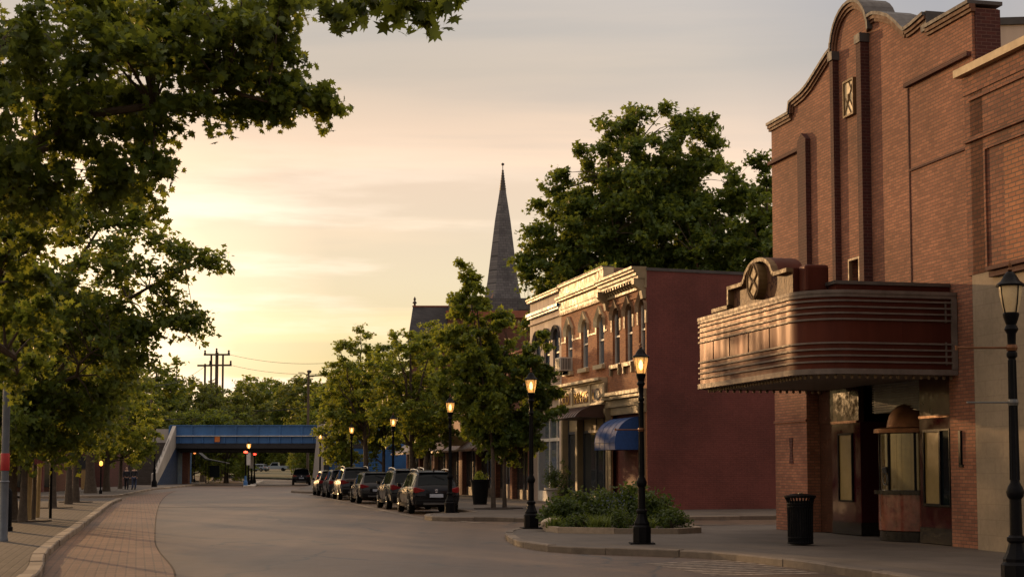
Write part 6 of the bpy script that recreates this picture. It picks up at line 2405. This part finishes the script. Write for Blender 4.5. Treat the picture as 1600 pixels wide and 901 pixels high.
def math_(op, a, b=None, clamp=False):
    x = nd('ShaderNodeMath', operation=op)
    x.use_clamp = clamp
    for i, v in enumerate((a, b)):
        if v is None: continue
        if hasattr(v, 'is_linked'): t.links.new(v, x.inputs[i])
        else: x.inputs[i].default_value = v
    return x.outputs[0]


def mixc(f, a, b, mode='MIX'):
    x = nd('ShaderNodeMix', data_type='RGBA', blend_type=mode)
    x.clamp_result = False
    for s, v in ((x.inputs[0], f), (x.inputs[6], a), (x.inputs[7], b)):
        if hasattr(v, 'is_linked'): t.links.new(v, s)
        elif hasattr(v, '__len__'): s.default_value = (*v, 1)
        else: s.default_value = v
    return x.outputs[2]


def half(a):
    x = nd('ShaderNodeMath', operation='MULTIPLY_ADD')
    t.links.new(a, x.inputs[0])
    x.inputs[1].default_value = .5
    x.inputs[2].default_value = .5
    return x.outputs[0]


def rampc(f, stops, interp='LINEAR'):
    r = nd('ShaderNodeValToRGB')
    r.color_ramp.interpolation = interp
    e = r.color_ramp.elements
    while len(e) < len(stops): e.new(.5)
    for i, (p, c) in enumerate(stops):
        e[i].position = p
        e[i].color = (*c, 1) if hasattr(c, '__len__') else (c, c, c, 1)
    t.links.new(f, r.inputs[0])
    return r.outputs[0]


sky = nd('ShaderNodeTexSky', sky_type='NISHITA')
sky.sun_disc = False
sky.sun_elevation = R(SUN_EL)
sky.sun_rotation = R(SUN_AZ)
sky.air_density = 1.4
sky.dust_density = 3.0
sky.ozone_density = 1.0
tc = nd('ShaderNodeTexCoord')
sep = nd('ShaderNodeSeparateXYZ')
t.links.new(tc.outputs['Generated'], sep.inputs[0])
x_, y_, z_ = sep.outputs
# angle measures: elevation and closeness to the sun glow
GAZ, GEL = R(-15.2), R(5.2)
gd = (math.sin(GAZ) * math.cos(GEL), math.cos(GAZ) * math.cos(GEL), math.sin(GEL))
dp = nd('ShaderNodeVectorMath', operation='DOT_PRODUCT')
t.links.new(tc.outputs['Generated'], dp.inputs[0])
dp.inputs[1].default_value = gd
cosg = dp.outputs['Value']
# high thin cloud veil: colour by elevation, warmed round the sun
elev = math_('MAXIMUM', z_, 0.0)
veil = rampc(elev, [(0.0, (.98, .66, .26)), (.07, (.96, .78, .42)), (.095, (.96, .80, .50)), (.12, (.96, .81, .56)), (.155, (.93, .76, .57)), (.195, (.95, .735, .565)), (.255, (.59, .535, .475)), (.32, (.54, .52, .51)), (.5, (.55, .53, .52)), (1.0, (.80, .72, .66))])
# cooler and darker to the right; sky out of view raised as fill light
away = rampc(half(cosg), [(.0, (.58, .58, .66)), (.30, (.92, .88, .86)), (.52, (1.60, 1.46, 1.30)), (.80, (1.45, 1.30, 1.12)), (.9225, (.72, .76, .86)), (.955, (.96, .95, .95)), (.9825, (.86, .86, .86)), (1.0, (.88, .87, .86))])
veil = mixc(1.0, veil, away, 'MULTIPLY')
# streaky cirrus on a plane overhead
zz = math_('MAXIMUM', math_('ADD', z_, .06), .02)
cb = nd('ShaderNodeCombineXYZ')
t.links.new(math_('DIVIDE', x_, zz), cb.inputs[0])
t.links.new(math_('DIVIDE', y_, zz), cb.inputs[1])
mp = nd('ShaderNodeMapping')
t.links.new(cb.outputs[0], mp.inputs['Vector'])
mp.inputs['Rotation'].default_value = (0, 0, R(52))
mp.inputs['Scale'].default_value = (.20, .95, 1)
nz = nd('ShaderNodeTexNoise')
t.links.new(mp.outputs[0], nz.inputs['Vector'])
nz.inputs['Scale'].default_value = .9
nz.inputs['Detail'].default_value = 7
nz.inputs['Roughness'].default_value = .52
nz.inputs['Distortion'].default_value = .5
streak = rampc(nz.outputs['Fac'], [(.49, 0), (.64, 1)], 'EASE')
mp2 = nd('ShaderNodeMapping')
t.links.new(tc.outputs['Generated'], mp2.inputs['Vector'])
mp2.inputs['Scale'].default_value = (2.2, 2.2, 17)
nz2 = nd('ShaderNodeTexNoise')
t.links.new(mp2.outputs[0], nz2.inputs['Vector'])
nz2.inputs['Scale'].default_value = 1.7
nz2.inputs['Detail'].default_value = 6
nz2.inputs['Roughness'].default_value = .55
low = rampc(nz2.outputs['Fac'], [(.48, 0), (.66, 1)], 'EASE')
lowmask = rampc(elev, [(.0, .3), (.05, 1), (.16, .9), (.22, 0)])
glow_ = rampc(cosg, [(.93, 0), (.985, .55), (1.0, 1.0)], 'EASE')
veil = mixc(math_('MULTIPLY', streak, .75), veil, mixc(1.0, veil, (1.26, 1.17, 1.08), 'MULTIPLY'))
# bright bank of low cloud catching the sun
lowf = math_('MULTIPLY', math_('MULTIPLY', low, lowmask), glow_)
veil = mixc(lowf, veil, (1.28, 1.06, .84))
core = rampc(cosg, [(.9895, 0), (.9975, .40), (1.0, 1)])
veil = mixc(math_('MULTIPLY', core, .75), veil, (1.9, 1.42, .92))
bgA = nd('ShaderNodeBackground')
t.links.new(sky.outputs[0], bgA.inputs[0])
bgA.inputs[1].default_value = .05
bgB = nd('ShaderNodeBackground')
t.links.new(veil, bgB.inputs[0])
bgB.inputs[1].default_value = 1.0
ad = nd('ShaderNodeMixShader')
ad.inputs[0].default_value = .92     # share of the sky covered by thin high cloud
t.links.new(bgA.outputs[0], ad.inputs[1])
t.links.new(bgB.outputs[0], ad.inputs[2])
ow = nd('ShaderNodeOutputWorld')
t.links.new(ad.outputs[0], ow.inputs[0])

sd = bpy.data.lights.new('sun', 'SUN')
sd.energy = 2.5

sd.angle = R(.6)
sd.color = (1.0, .58, .25)
so = bpy.data.objects.new('sun', sd)
COL.objects.link(so)
az, el = R(SUN_AZ), R(SUN_EL)
dirv = Vector((math.sin(az) * math.cos(el), math.cos(az) * math.cos(el), math.sin(el)))
so.rotation_euler = dirv.to_track_quat('Z', 'Y').to_euler()

cd = bpy.data.cameras.new('camera')
cd.sensor_width = 36
cd.lens = F / 1600 * 36
cd.shift_y = (YC - 450.5) / 1600
cd.clip_end = 6000
co = bpy.data.objects.new('camera', cd)
COL.objects.link(co)
co.location = (0, 0, CH)
co.rotation_euler = (R(90) + PITCH, 0, 0)
scene.camera = co

scene.view_settings.view_transform = 'Standard'
scene.view_settings.look = 'None'
scene.view_settings.exposure = 0.2
scene.view_settings.gamma = 1.0
scene.render.engine = 'CYCLES'
cy = scene.cycles
cy.use_denoising = True
cy.max_bounces = 6
cy.diffuse_bounces = 3
cy.glossy_bounces = 3
cy.transmission_bounces = 4
cy.transparent_max_bounces = 8
cy.caustics_reflective = False
cy.caustics_refractive = False
cy.sample_clamp_indirect = 4
